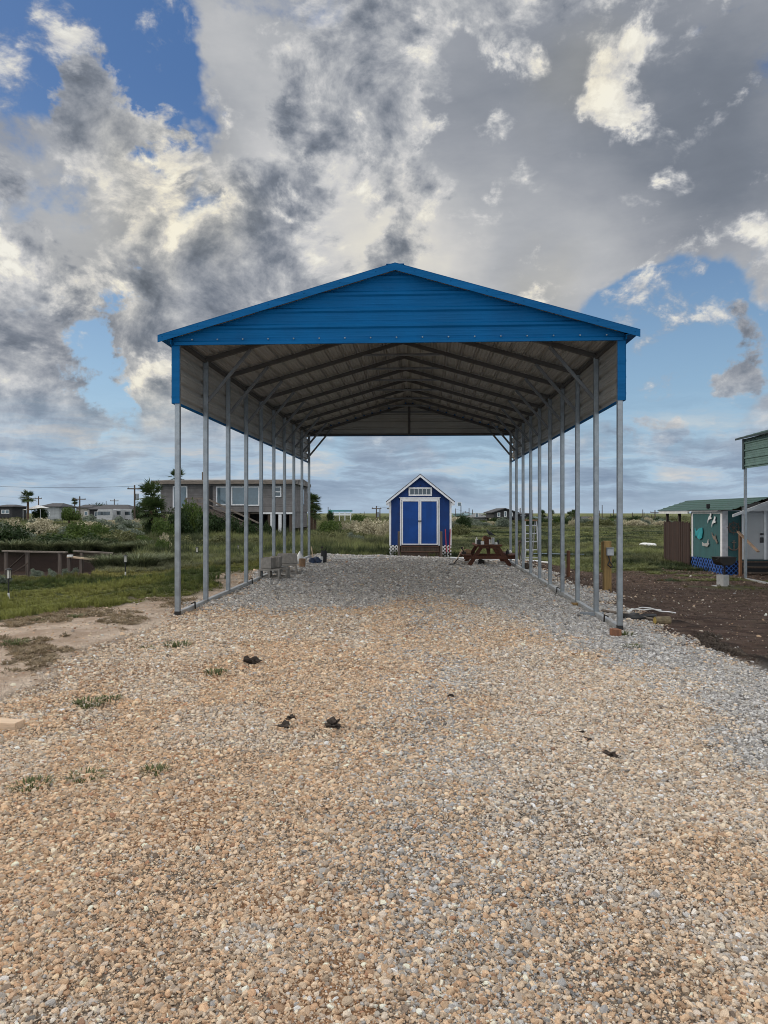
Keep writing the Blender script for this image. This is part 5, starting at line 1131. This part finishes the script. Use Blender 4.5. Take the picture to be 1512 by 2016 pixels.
# ------------------------------------------------------------------ scatter (stuff) by geometry nodes over numpy points
def hfield(x, y):
    z = ground(x, y)
    z = z+(fbm(x*2.3, y*2.3, 61, 4)-.5)*.035*(y < 26)+(fbm(x*9, y*9, 71, 3)-.5)*.02*(y < 14)
    return z
def scatter(name, label, x, y, z, rot, scl, col, vid, variants, mat_=None):
    n = len(x); me = bpy.data.meshes.new(name); me.vertices.add(n); me.vertices.foreach_set('co', np.stack([x, y, z], -1).astype(np.float32).ravel())
    for nm, arr in (('rot', rot), ('scl', scl)):
        a = me.attributes.new(nm, 'FLOAT_VECTOR', 'POINT'); a.data.foreach_set('vector', arr.astype(np.float32).ravel())
    a = me.attributes.new('col', 'FLOAT_COLOR', 'POINT'); a.data.foreach_set('color', np.concatenate([col, np.ones((n, 1))], 1).astype(np.float32).ravel())
    a = me.attributes.new('vid', 'INT', 'POINT'); a.data.foreach_set('value', vid.astype(np.int32))
    o = bpy.data.objects.new(name, me); C.objects.link(o); o['kind'] = 'stuff'; o['label'] = label
    coll = bpy.data.collections.new(name+' shapes')
    for i, vm in enumerate(variants): ob = bpy.data.objects.new(f'{name} shape {i:02d}', vm); coll.objects.link(ob)
    ng = bpy.data.node_groups.new(name, 'GeometryNodeTree'); ng.interface.new_socket('Geometry', in_out='INPUT', socket_type='NodeSocketGeometry'); ng.interface.new_socket('Geometry', in_out='OUTPUT', socket_type='NodeSocketGeometry')
    nd = ng.nodes; gi = nd.new('NodeGroupInput'); g_o = nd.new('NodeGroupOutput'); ip = nd.new('GeometryNodeInstanceOnPoints'); ci = nd.new('GeometryNodeCollectionInfo'); m2p = nd.new('GeometryNodeMeshToPoints')
    ci.inputs['Collection'].default_value = coll; ci.inputs['Separate Children'].default_value = True; ci.inputs['Reset Children'].default_value = True
    def NA(nm, dt):
        q_ = nd.new('GeometryNodeInputNamedAttribute'); q_.data_type = dt; q_.inputs[0].default_value = nm; return q_.outputs[0]
    L = ng.links.new
    L(gi.outputs[0], m2p.inputs[0]); L(m2p.outputs[0], ip.inputs['Points']); L(ci.outputs[0], ip.inputs['Instance']); ip.inputs['Pick Instance'].default_value = True
    L(NA('vid', 'INT'), ip.inputs['Instance Index']); L(NA('scl', 'FLOAT_VECTOR'), ip.inputs['Scale'])
    e2r = nd.new('FunctionNodeEulerToRotation'); L(NA('rot', 'FLOAT_VECTOR'), e2r.inputs[0]); L(e2r.outputs[0], ip.inputs['Rotation'])
    L(ip.outputs[0], g_o.inputs[0])
    md = o.modifiers.new('scatter', 'NODES'); md.node_group = ng
    return o
def instmat(name, rough=.85, transl=0, bump=0, var=.25):
    m, nt, b = newmat(name); at = N(nt, 'ShaderNodeAttribute', attribute_name='col', attribute_type='INSTANCER'); cc = at.outputs['Color']
    if bump:
        cn = NOISE(nt, COORD(nt), 2.2, 4, .6); cc = MIX(nt, MR(nt, cn, .35, .65, 0, var), cc, (.30, .24, .18)); BUMP(nt, b, NOISE(nt, COORD(nt), 3.5, 4), .5, .12)
    nt.links.new(cc, b.inputs['Base Color']); b.inputs['Roughness'].default_value = rough; b.inputs['Specular IOR Level'].default_value = .3
    if transl:
        tr = N(nt, 'ShaderNodeBsdfTranslucent'); nt.links.new(cc, tr.inputs[0]); mx = N(nt, 'ShaderNodeMixShader'); mx.inputs[0].default_value = transl
        nt.links.new(b.outputs[0], mx.inputs[1]); nt.links.new(tr.outputs[0], mx.inputs[2]); nt.links.new(mx.outputs[0], nt.nodes['Material Output'].inputs[0])
    return m
SM = instmat('gravel stone', .85, 0, 1)
def stone(seed):
    r = np.random.RandomState(seed); bm = bmesh.new(); bmesh.ops.create_icosphere(bm, subdivisions=2, radius=1)
    planes = r.normal(size=(11, 3)); planes /= np.linalg.norm(planes, axis=1)[:, None]; offs = r.uniform(.50, .80, 11)
    s_ = np.array([1, r.uniform(.62, .9), r.uniform(.42, .7)])
    for v in bm.verts:
        p = np.array(v.co)
        for k_ in range(11):
            d_ = p@planes[k_]-offs[k_]
            if d_ > 0: p = p-planes[k_]*d_
        v.co = Vector(p*s_*(1+.015*r.randn())*1.18)
    me = bpy.data.meshes.new('stone'); bm.to_mesh(me); bm.free(); me.materials.append(SM); me.polygons.foreach_set('use_smooth', [False]*len(me.polygons)); return me
stones = [stone(i) for i in range(10)]
def wedge(n, d0, d1, p=1.0, u0=-160, u1=1680):
    """random ground points in the strip the photo can see, with a margin; density falls as depth**-(2-p-...)"""
    r = RS.rand(n); d = (d0**p+(d1**p-d0**p)*r)**(1/p); u = RS.uniform(u0, u1, n)
    l = (u-756)/F*d; return l*math.cos(YAW)-d*math.sin(YAW), d*math.cos(YAW)+l*math.sin(YAW), d
tp = np.array([(.62, .46, .31), (.70, .55, .40), (.54, .37, .24), (.72, .61, .48), (.47, .42, .37), (.42, .24, .15), (.84, .79, .71), (.62, .53, .42), (.56, .52, .48), (.24, .20, .17)]); tpw = np.array([.19, .19, .10, .15, .10, .02, .07, .13, .06, .015]); tpw /= tpw.sum()
gp = np.array([(.46, .455, .445), (.57, .56, .55), (.34, .34, .34), (.68, .67, .65), (.46, .42, .36), (.24, .24, .24), (.42, .41, .39)]); gpw = np.array([.24, .2, .15, .11, .13, .06, .12]); gpw /= gpw.sum()
def gravel(name, label, n, sig):
    dd = np.linspace(1.55, 27, 2000); sz_ = np.interp(dd, [1.5, 3, 6, 12, 27], [.0045, .0048, .0062, .0098, .0155]); cvr = np.interp(dd, [1.5, 4, 12, 27], [1.5, 1.4, .85, .4])
    pdf = dd*cvr/sz_**2; cdf = np.cumsum(pdf); cdf /= cdf[-1]; d = np.interp(RS.rand(n), cdf, dd); u_ = RS.uniform(-160, 1680, n)
    l_ = (u_-756)/F*d; x, y = l_*math.cos(YAW)-d*math.sin(YAW), d*math.cos(YAW)+l_*math.sin(YAW); size = np.interp(d, dd, sz_)
    g_, gy, di, sa, mu, pa = zones(x, y)
    trk = (np.exp(-((x+.85+.1*np.sin(y*.5))/.22)**2)+np.exp(-((x-.75+.1*np.sin(y*.5))/.22)**2))*np.clip(fbm(x*2, y*.6, 131, 3)*2-.5, 0, 1)
    keep = RS.rand(n) < (1-.35*trk)*np.clip(pa*(1-.5*np.clip(sa, 0, 1)), 0.0, 1)+.004*(di > .5)+.03*(sa > .6)
    keep &= (g_ < .5) & (y < 26.3) & (mu < .1)
    cl = fbm(x*1.7, y*1.7, 91, 3)
    keep &= RS.rand(n) < np.clip(.85+2.6*(cl-.36), .74, 1)
    x, y, d, gy, di, sa, size = [a_[keep] for a_ in (x, y, d, gy, di, sa, size)]; n = len(x)
    s_ = size*np.exp(RS.randn(n)*sig); s_ = np.clip(s_, size*.35, size*3.6)
    z = hfield(x, y)+s_*.10*RS.uniform(-1, 1.6, n)
    isg = RS.rand(n) < np.clip(gy*.9+.04, 0, 1)
    col = np.where(isg[:, None], gp[RS.choice(len(gp), n, p=gpw)], tp[RS.choice(len(tp), n, p=tpw)])
    rust = (fbm(x*.8+9, y*.8, 51, 3) > .56)
    col = np.where((rust & ~isg)[:, None], col*np.array([1.0, .90, .79]), col)
    lw = np.clip(1-(x+1.6)/1.8, 0, 1)[:, None]*np.clip(1.3-(y-6)/6, 0, 1)[:, None]; col = col*(1+lw*np.array([.05, -.01, -.08]))
    col = col*RS.uniform(.62, 1.30, (n, 1))
    rot = np.stack([RS.normal(0, .45, n), RS.normal(0, .45, n), RS.uniform(0, 6.28, n)], -1)
    scl = s_[:, None]*RS.uniform(.8, 1.25, (n, 3))
    return scatter(name, label, x, y, z, rot, scl, np.clip((col*.88+col.mean(1, keepdims=True)*.12)*1.06, 0, .88), RS.randint(0, 10, n), stones)
gravel('gravel', 'loose tan and grey gravel of the drive and carport floor', 1350000, .52)
# soil clods on the right
x, y, d = wedge(24000, 4.5, 24, 1.2, 1000, 1720); g_, gy, di, sa, mu, pa = zones(x, y); kp = (di > .3) & (g_ < .4); x, y, d, di = x[kp], y[kp], d[kp], di[kp]; n = len(x)
s_ = .0009*d*np.exp(RS.randn(n)*.45); pale = RS.rand(n) < .018
col = np.where(pale[:, None], np.array([[.36, .33, .29]]), np.array([[.11, .075, .058]]))*RS.uniform(.5, 1.4, (n, 1))
scatter('soil_crumbs', 'dark crumbs of soil and pale stones on the bare ground', x, y, hfield(x, y), RS.uniform(0, 6, (n, 3)), s_[:, None]*RS.uniform(.7, 1.3, (n, 3)), col, RS.randint(0, 10, n), stones)
xr = np.repeat(np.linspace(4.3, 10.5, 900), 2); n = len(xr); off = RS.normal(0, .05, n); yy_ = xr; xx_ = 3.25+.04*(yy_-6)+off+.12*np.sin(yy_*2.1); gate = fbm(yy_*1.3, yy_*0, 19, 3) > .42
xx_, yy_ = xx_[gate], yy_[gate]; n = len(xx_); s_ = .02*np.exp(RS.randn(n)*.45)
scatter('soil_crumbs', 'ridge of black soil clods along the right edge of the gravel', xx_, yy_, hfield(xx_, yy_)+.01, RS.uniform(0, 6, (n, 3)), s_[:, None]*RS.uniform(.7, 1.3, (n, 3)), np.array([[.030, .022, .018]])*RS.uniform(.6, 1.6, (n, 1)), RS.randint(0, 10, n), stones)

# grass
GMt = instmat('grass blade', .7, .25)
def tuft(seed, nb, h, r, lean, wd):
    me = reedmesh(seed, nb, h, r, lean, wd); me.materials.clear(); me.materials.append(GMt); return me
lawnv = [tuft(200+i, 26, 1, 1.0, .9, .07) for i in range(4)]
fieldv = [tuft(220+i, 42, 1, .62, .7, .02) for i in range(4)]
def grass(name, label, n, d0, d1, p, hfun, wfun, cols, sel, variants, u0=-160, u1=1680):
    x, y, d = wedge(n, d0, d1, p, u0, u1); g_, gy, di, sa, mu, pa = zones(x, y); kp = (RS.rand(n) < g_*1.15) & (g_ > .3) & (mu < .3) & sel(x, y)
    x, y, d = x[kp], y[kp], d[kp]; n = len(x); z = hfield(x, y)-.01
    h = hfun(x, y, d)*np.exp(RS.randn(n)*.28); w_ = wfun(x, y, d)*RS.uniform(.8, 1.2, n)
    t_ = fbm(x*.5+40, y*.5, 101, 4); t2 = fbm(x*.09, y*.16, 111, 4)
    m1 = np.clip((t_-.40)*5+RS.normal(0, .16, n), 0, 1)[:, None]; m2 = np.clip((t2-.42)*4, 0, 1)[:, None]
    c_ = cols[0]*(1-m1)+cols[1]*m1; c_ = c_*(1-m2*.6)+cols[2]*m2*.6; c_ = c_*RS.uniform(.7, 1.3, (n, 1))
    return scatter(name, label, x, y, z, np.stack([RS.normal(0, .08, n), RS.normal(0, .08, n), RS.uniform(0, 6.28, n)], -1), np.stack([w_, w_, h], -1), np.clip(c_, .01, .6), RS.randint(0, len(variants), n), variants)
cl_ = (np.array([.06, .085, .022]), np.array([.20, .21, .055]), np.array([.28, .24, .085]))
cf_ = (np.array([.038, .056, .022]), np.array([.19, .21, .08]), np.array([.17, .165, .09]))
grass('grass', 'short green lawn grass left of the carport', 45000, 7.5, 24, 1.1, lambda x, y, d: .045+.28*np.clip(fbm(x*1.3, y*1.3, 7, 3)-.42, 0, 1), lambda x, y, d: .06+.0*d, cl_, lambda x, y: (x < 0) & (y < 20), lawnv)
tall = lambda x, y: np.where(x < 1, 1.0, .42)
grass('grass', 'tall marsh grass behind the lawn and carport', 34000, 18, 48, 1.2, lambda x, y, d: tall(x, y)*(.14+.34*sstep(19, 27, y)*np.clip(.5+2*(fbm(x*.25, y*.25, 17, 3)-.4), .2, 1.3)), lambda x, y, d: .16+.006*d, cf_, lambda x, y: (y > 18.5), fieldv)
grass('grass', 'meadow grass in the middle distance', 26000, 46, 110, 1.15, lambda x, y, d: tall(x, y)*.42*np.clip(.6+2*(fbm(x*.12, y*.12, 17, 3)-.4), .3, 1.3), lambda x, y, d: .012*d, cf_, lambda x, y: y > 0, fieldv)
grass('grass', 'far meadow grass reaching the houses', 16000, 105, 260, 1.1, lambda x, y, d: .5+0*x, lambda x, y, d: .014*d, cf_, lambda x, y: y > 0, fieldv)
grass('grass', 'sparse dead grass on the bare soil by the cabin', 5000, 15, 26, 1.0, lambda x, y, d: .05+0*x, lambda x, y, d: .09+0*x, (np.array([.19, .13, .07]), np.array([.12, .12, .05]), np.array([.22, .17, .1])), lambda x, y: (x > 4) & (y < 23), lawnv)
# dead straw left on the sand
x, y, d = wedge(9000, 5, 11, 1.2, -160, 420); g_, gy, di, sa, mu, pa = zones(x, y); kp = (sa > .4) & (g_ < .5) & (x < -3.3-.0*y) & (fbm(x*1.5, y*1.5, 77, 3) > .45); x, y = x[kp], y[kp]; n = len(x)
scatter('dead_grass', 'dry straw on the bare sand at the left', x, y, hfield(x, y), np.stack([RS.normal(0, .3, n), RS.normal(0, .3, n), RS.uniform(0, 6, n)], -1), np.stack([np.full(n, .06), np.full(n, .06), np.full(n, .018)], -1)*RS.uniform(.6, 1.3, (n, 1)), np.array([[.28, .22, .14]])*RS.uniform(.6, 1.3, (n, 1)), RS.randint(0, 4, n), lawnv)

# ------------------------------------------------------------------ world
wld = bpy.data.worlds.new('World'); sc.world = wld; wld.use_nodes = True; nt = wld.node_tree; nt.nodes.clear()
SUN_AZ = math.radians(-72); SUN_EL = math.radians(26)      # azimuth from +Y, negative = left
out = N(nt, 'ShaderNodeOutputWorld'); bg = N(nt, 'ShaderNodeBackground'); nt.links.new(bg.outputs[0], out.inputs[0]); bg.inputs[1].default_value = .1
sky = N(nt, 'ShaderNodeTexSky', sky_type='NISHITA'); sky.sun_disc = False; sky.sun_elevation = SUN_EL; sky.sun_rotation = SUN_AZ; sky.air_density = 1.1; sky.dust_density = .6; sky.ozone_density = 2.0
D_ = N(nt, 'ShaderNodeTexCoord').outputs['Generated']
sp = N(nt, 'ShaderNodeSeparateXYZ'); nt.links.new(D_, sp.inputs[0]); dz = MA(nt, 'MAXIMUM', sp.outputs[2], 0.0)
mpp = N(nt, 'ShaderNodeMapping'); nt.links.new(D_, mpp.inputs[0]); mpp.inputs['Scale'].default_value = (1, 1, 1.35); mpp.inputs['Rotation'].default_value = (0, math.radians(-14), 0)
P_ = mpp.outputs[0]
def VM(op, a, b=None):
    n = N(nt, 'ShaderNodeVectorMath', operation=op); setin(nt, n.inputs[0], a)
    if b is not None: setin(nt, n.inputs[1], b)
    return n
def jitter(scale, amp, det=6, r=.62):
    jn = N(nt, 'ShaderNodeTexNoise'); jn.inputs['Scale'].default_value = scale; jn.inputs['Detail'].default_value = det; jn.inputs['Roughness'].default_value = r; nt.links.new(D_, jn.inputs['Vector'])
    return VM('MULTIPLY', VM('SUBTRACT', jn.outputs['Color'], (.5, .5, .5)).outputs[0], (amp, amp, amp*.8)).outputs[0]
DJ = VM('ADD', D_, jitter(9, .16)).outputs[0]
DS = VM('ADD', D_, jitter(5, .20, 5, .58)).outputs[0]
def dirv(u, v):
    v_ = Vector(((u-756)/F, 1, (1010-v)/F)); v_ = Matrix.Rotation(YAW, 3, 'Z') @ v_; return v_.normalized()
def blobs(lst, vec=None):
    acc = None
    for u, v, rdeg, w_ in lst:
        dv = dirv(u, v); ds_ = VM('DISTANCE', vec or DJ, tuple(dv)).outputs['Value']
        r_ = math.radians(rdeg); k_ = MR(nt, ds_, r_, r_*.1, 0, w_)
        acc = k_ if acc is None else MA(nt, 'ADD', acc, k_)
    return acc
nA = NOISE(nt, P_, 5.8, 7, .59, .2); nB = NOISE(nt, VM('ADD', P_, (7.3, 2.1, 0)).outputs[0], 17, 5, .62, .3)
n0 = NOISE(nt, P_, 8.5, 7, .62, .25); n0b = NOISE(nt, VM('ADD', P_, (-.028, -.004, -.012)).outputs[0], 8.5, 7, .62, .25)
relief = MA(nt, 'SUBTRACT', n0, n0b)
soft = NOISE(nt, P_, 3.2, 3, .5, .4)
gapb = blobs([(215, 50, 7.0, -.62), (90, 130, 5.5, -.50), (260, 175, 6.0, -.58), (330, 230, 4.0, -.3), (60, 30, 4, -.3),
             (225, 700, 6.5, -.80), (290, 650, 5, -.4), (160, 800, 4.5, -.25), (1320, 650, 5.5, -.75), (1420, 680, 6.5, -.8), (1250, 720, 5.5, -.7), (930, 130, 8, .4), (1100, 400, 9, .35), (640, 440, 9, .35), (900, 440, 9, .35), (620, 250, 9, .25), (1500, 660, 4.5, -.45), (1210, 660, 4, -.35), (1240, 850, 4.5, -.45), (1350, 740, 4, -.3),
             (960, 880, 6, -.45), (640, 900, 5, -.25), (1100, 800, 5, -.3)], DS)
mask0 = MR(nt, MA(nt, 'ADD', MA(nt, 'ADD', gapb, .30), MA(nt, 'MULTIPLY', MA(nt, 'SUBTRACT', nA, .5), 1.5)), -.02, .22)
# smooth high overcast
shb = blobs([(560, 180, 10, .16), (620, 450, 11, .20), (790, 430, 9, .14), (820, 500, 8, .14), (120, 440, 8, .14), (560, 370, 7, .08), (200, 300, 12, -.08), (380, 60, 7, .08), (1380, 80, 15, -.07), (1000, 100, 12, -.05), (1480, 260, 14, -.09), (1330, 440, 12, -.06), (1100, 460, 10, .02), (1500, 560, 7, .18), (1180, 560, 6, .06), (270, 860, 8, .22), (1250, 880, 6, .10), (100, 700, 8, -.08)], DS)
mp2 = N(nt, 'ShaderNodeMapping'); nt.links.new(D_, mp2.inputs[0]); mp2.inputs['Rotation'].default_value = (0, math.radians(32), 0); mp2.inputs['Scale'].default_value = (1.4, 2, 4.2)
veil = NOISE(nt, mp2.outputs[0], 3.4, 6, .6, .15)
B0 = MA(nt, 'ADD', MA(nt, 'ADD', MA(nt, 'ADD', .44, shb), MA(nt, 'MULTIPLY', MA(nt, 'SUBTRACT', soft, .5), .40)), MA(nt, 'MULTIPLY', MA(nt, 'SUBTRACT', veil, .5), .34))
# ragged cumulus in front of it
cvb = blobs([(760, 130, 8, .30), (650, 50, 8, .20), (560, 110, 5, .1), (230, 290, 7, .16), (50, 330, 8, .10), (420, 560, 10, .30), (560, 500, 5, .12), (270, 600, 7, .14), (40, 570, 9, .16), (60, 700, 8, .10), (150, 470, 6, -.10), (330, 420, 5, -.10), (160, 110, 5, .24), (420, 330, 8, .10), (700, 320, 6, .08), (480, 130, 7, -.12), (1250, 300, 20, -.22), (1420, 700, 7, -.12), (640, 470, 6, -.08), (130, 430, 4, -.08), (310, 730, 4.5, .26), (1240, 618, 4, .20), (1305, 590, 3, .16), (1400, 672, 4, .10), (1450, 590, 5, .10), (1380, 880, 8, .18), (1490, 800, 6, .1), (1250, 930, 7, .15), (150, 820, 7, .2), (215, 700, 5, -.14), (300, 880, 7, .08)])
c1 = MA(nt, 'ADD', MA(nt, 'ADD', MA(nt, 'MULTIPLY', MA(nt, 'SUBTRACT', nA, .5), 1.3), MA(nt, 'MULTIPLY', MA(nt, 'SUBTRACT', nB, .5), .6)), cvb)
m1 = MR(nt, c1, -.02, .13); core = MR(nt, c1, .02, .34)
# small sunlit puffs
pfb = blobs([(1195, 150, 4.2, .42), (1225, 220, 3.6, .34), (1270, 120, 3, .2), (1130, 195, 2.5, .2), (1010, 80, 3.2, .26), (975, 250, 2.8, .26), (1380, 70, 2.4, .12), (1050, 560, 3.2, .34), (360, 360, 5, .16), (340, 430, 4, .14), (290, 500, 5, .1), (80, 480, 6, .1), (690, 300, 3.5, .22), (560, 410, 3, .16), (180, 520, 4, .2), (310, 730, 4, .24), (150, 615, 4, .2), (480, 400, 2.5, .14), (20, 180, 3, .1), (150, 60, 3, .2), (210, 100, 2, .2), (1240, 630, 4, .22), (1400, 680, 4, .16), (1310, 590, 3, .2), (1240, 880, 4, .14), (1460, 830, 4, .12)])
c2 = MA(nt, 'ADD', MA(nt, 'ADD', MA(nt, 'MULTIPLY', MA(nt, 'SUBTRACT', n0, .5), 1.5), MA(nt, 'MULTIPLY', MA(nt, 'SUBTRACT', nB, .5), 1.1)), pfb)
m2 = MR(nt, c2, .10, .42, 0, .92)
D1 = MA(nt, 'ADD', MR(nt, core, 0, 1, .68, .37, sm=False), MA(nt, 'MULTIPLY', relief, 2.1))
D1 = MA(nt, 'ADD', D1, MA(nt, 'MULTIPLY', MA(nt, 'SUBTRACT', nB, .5), .28))
S_ = MA(nt, 'ADD', MA(nt, 'MULTIPLY', B0, MA(nt, 'SUBTRACT', 1.0, m1)), MA(nt, 'MULTIPLY', D1, m1))
W2 = MA(nt, 'ADD', .80, MA(nt, 'MULTIPLY', relief, 2.2))
S_ = MA(nt, 'ADD', MA(nt, 'MULTIPLY', S_, MA(nt, 'SUBTRACT', 1.0, m2)), MA(nt, 'MULTIPLY', W2, m2))
mask = MA(nt, 'MAXIMUM', mask0, MA(nt, 'MAXIMUM', MR(nt, c1, .10, .2), m2))
rp = N(nt, 'ShaderNodeValToRGB'); nt.links.new(S_, rp.inputs[0]); e = rp.color_ramp.elements
e[0].position = .0; e[0].color = (.12, .14, .175, 1); e[1].position = 1.0; e[1].color = (.88, .86, .78, 1)
for p_, c_ in ((.22, (.19, .215, .26)), (.42, (.315, .335, .375)), (.56, (.43, .445, .47)), (.72, (.60, .60, .605)), (.86, (.76, .74, .68))): q_ = e.new(p_); q_.color = (*c_, 1)
cloud = rp.outputs[0]
warm = blobs([(330, 400, 7, .7), (200, 560, 7, .4), (300, 850, 8, .8), (1190, 170, 5, .6), (800, 500, 8, .3), (1050, 560, 4, .5)], DS)
cloud = MIX(nt, warm, cloud, MIX(nt, 1.0, cloud, (1.06, 1.0, .86), 'MULTIPLY'))
cloud = MIX(nt, MR(nt, dz, .22, .0, 0, .45), cloud, (.33, .43, .56))
blue_t = MIX(nt, MR(nt, dz, .02, .5), (.36, .58, .80), (.035, .13, .38))
nsk = MIX(nt, .6, MIX(nt, 1.0, sky.outputs[0], (.10, .10, .10), 'MULTIPLY'), blue_t)
col = MIX(nt, mask, nsk, cloud)
# streaked cloud layers near the horizon
mp = N(nt, 'ShaderNodeMapping'); nt.links.new(VM('ADD', D_, jitter(5, .05, 5)).outputs[0], mp.inputs[0]); mp.inputs['Scale'].default_value = (2.2, 2.2, 15)
stn = NOISE(nt, mp.outputs[0], 2.6, 7, .62, .1)
strp = N(nt, 'ShaderNodeValToRGB'); nt.links.new(stn, strp.inputs[0]); e = strp.color_ramp.elements
e[0].position = .34; e[0].color = (.20, .28, .40, 1); e[1].position = .70; e[1].color = (.74, .71, .66, 1)
for p_, c_ in ((.46, (.30, .40, .53)), (.53, (.40, .55, .70)), (.60, (.52, .58, .64))): q_ = e.new(p_); q_.color = (*c_, 1)
col = MIX(nt, MA(nt, 'MULTIPLY', MR(nt, dz, .17, .05), .78), col, strp.outputs[0])
col = MIX(nt, MR(nt, dz, .045, .0, 0, .65), col, (.40, .50, .62))
# unseen sky behind the viewer and overhead is brightened to add fill light
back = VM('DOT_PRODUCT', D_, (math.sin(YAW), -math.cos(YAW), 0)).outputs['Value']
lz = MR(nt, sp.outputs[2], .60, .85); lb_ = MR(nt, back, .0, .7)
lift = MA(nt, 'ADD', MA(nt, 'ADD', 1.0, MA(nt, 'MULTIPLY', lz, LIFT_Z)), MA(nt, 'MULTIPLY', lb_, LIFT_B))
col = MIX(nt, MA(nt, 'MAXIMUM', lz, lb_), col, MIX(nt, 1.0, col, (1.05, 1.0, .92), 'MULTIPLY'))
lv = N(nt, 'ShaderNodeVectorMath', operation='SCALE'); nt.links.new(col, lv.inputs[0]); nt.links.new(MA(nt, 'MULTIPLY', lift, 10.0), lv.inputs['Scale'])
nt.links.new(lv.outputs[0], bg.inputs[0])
wld.cycles.sampling_method = 'MANUAL'; wld.cycles.sample_map_resolution = 256

sl_ = bpy.data.lights.new('sun', 'SUN'); sl_.energy = 1.5; sl_.angle = math.radians(14); sl_.color = (1, .90, .76)
so = bpy.data.objects.new('sun', sl_); C.objects.link(so)
sd = Vector((math.sin(SUN_AZ)*math.cos(SUN_EL), math.cos(SUN_AZ)*math.cos(SUN_EL), math.sin(SUN_EL))); so.rotation_euler = sd.to_track_quat('Z', 'Y').to_euler(); so.location = (-20, 0, 30)
# ------------------------------------------------------------------ camera, scale, render settings
cam = bpy.data.cameras.new('camera'); cam.sensor_fit = 'HORIZONTAL'; cam.sensor_width = 36; cam.lens = 36*F/1512; cam.clip_end = 8000; cam.clip_start = .05
cobj = bpy.data.objects.new('camera', cam); C.objects.link(cobj); cobj.location = (0, 0, CZ); cobj.rotation_euler = (math.radians(90.08), 0, YAW); sc.camera = cobj
for o in list(C.objects):
    if o.parent is None and o.type not in ('LIGHT',):
        o.location = o.location*S_ALL
        if o.type != 'CAMERA': o.scale = o.scale*S_ALL
vs_ = sc.view_settings; vs_.view_transform = 'Standard'; vs_.look = 'None'; vs_.exposure = 0; vs_.gamma = 1
sc.render.engine = 'CYCLES'; sc.cycles.use_denoising = True; sc.cycles.filter_width = 1.0; sc.cycles.max_bounces = 6; sc.cycles.diffuse_bounces = 3; sc.cycles.glossy_bounces = 3
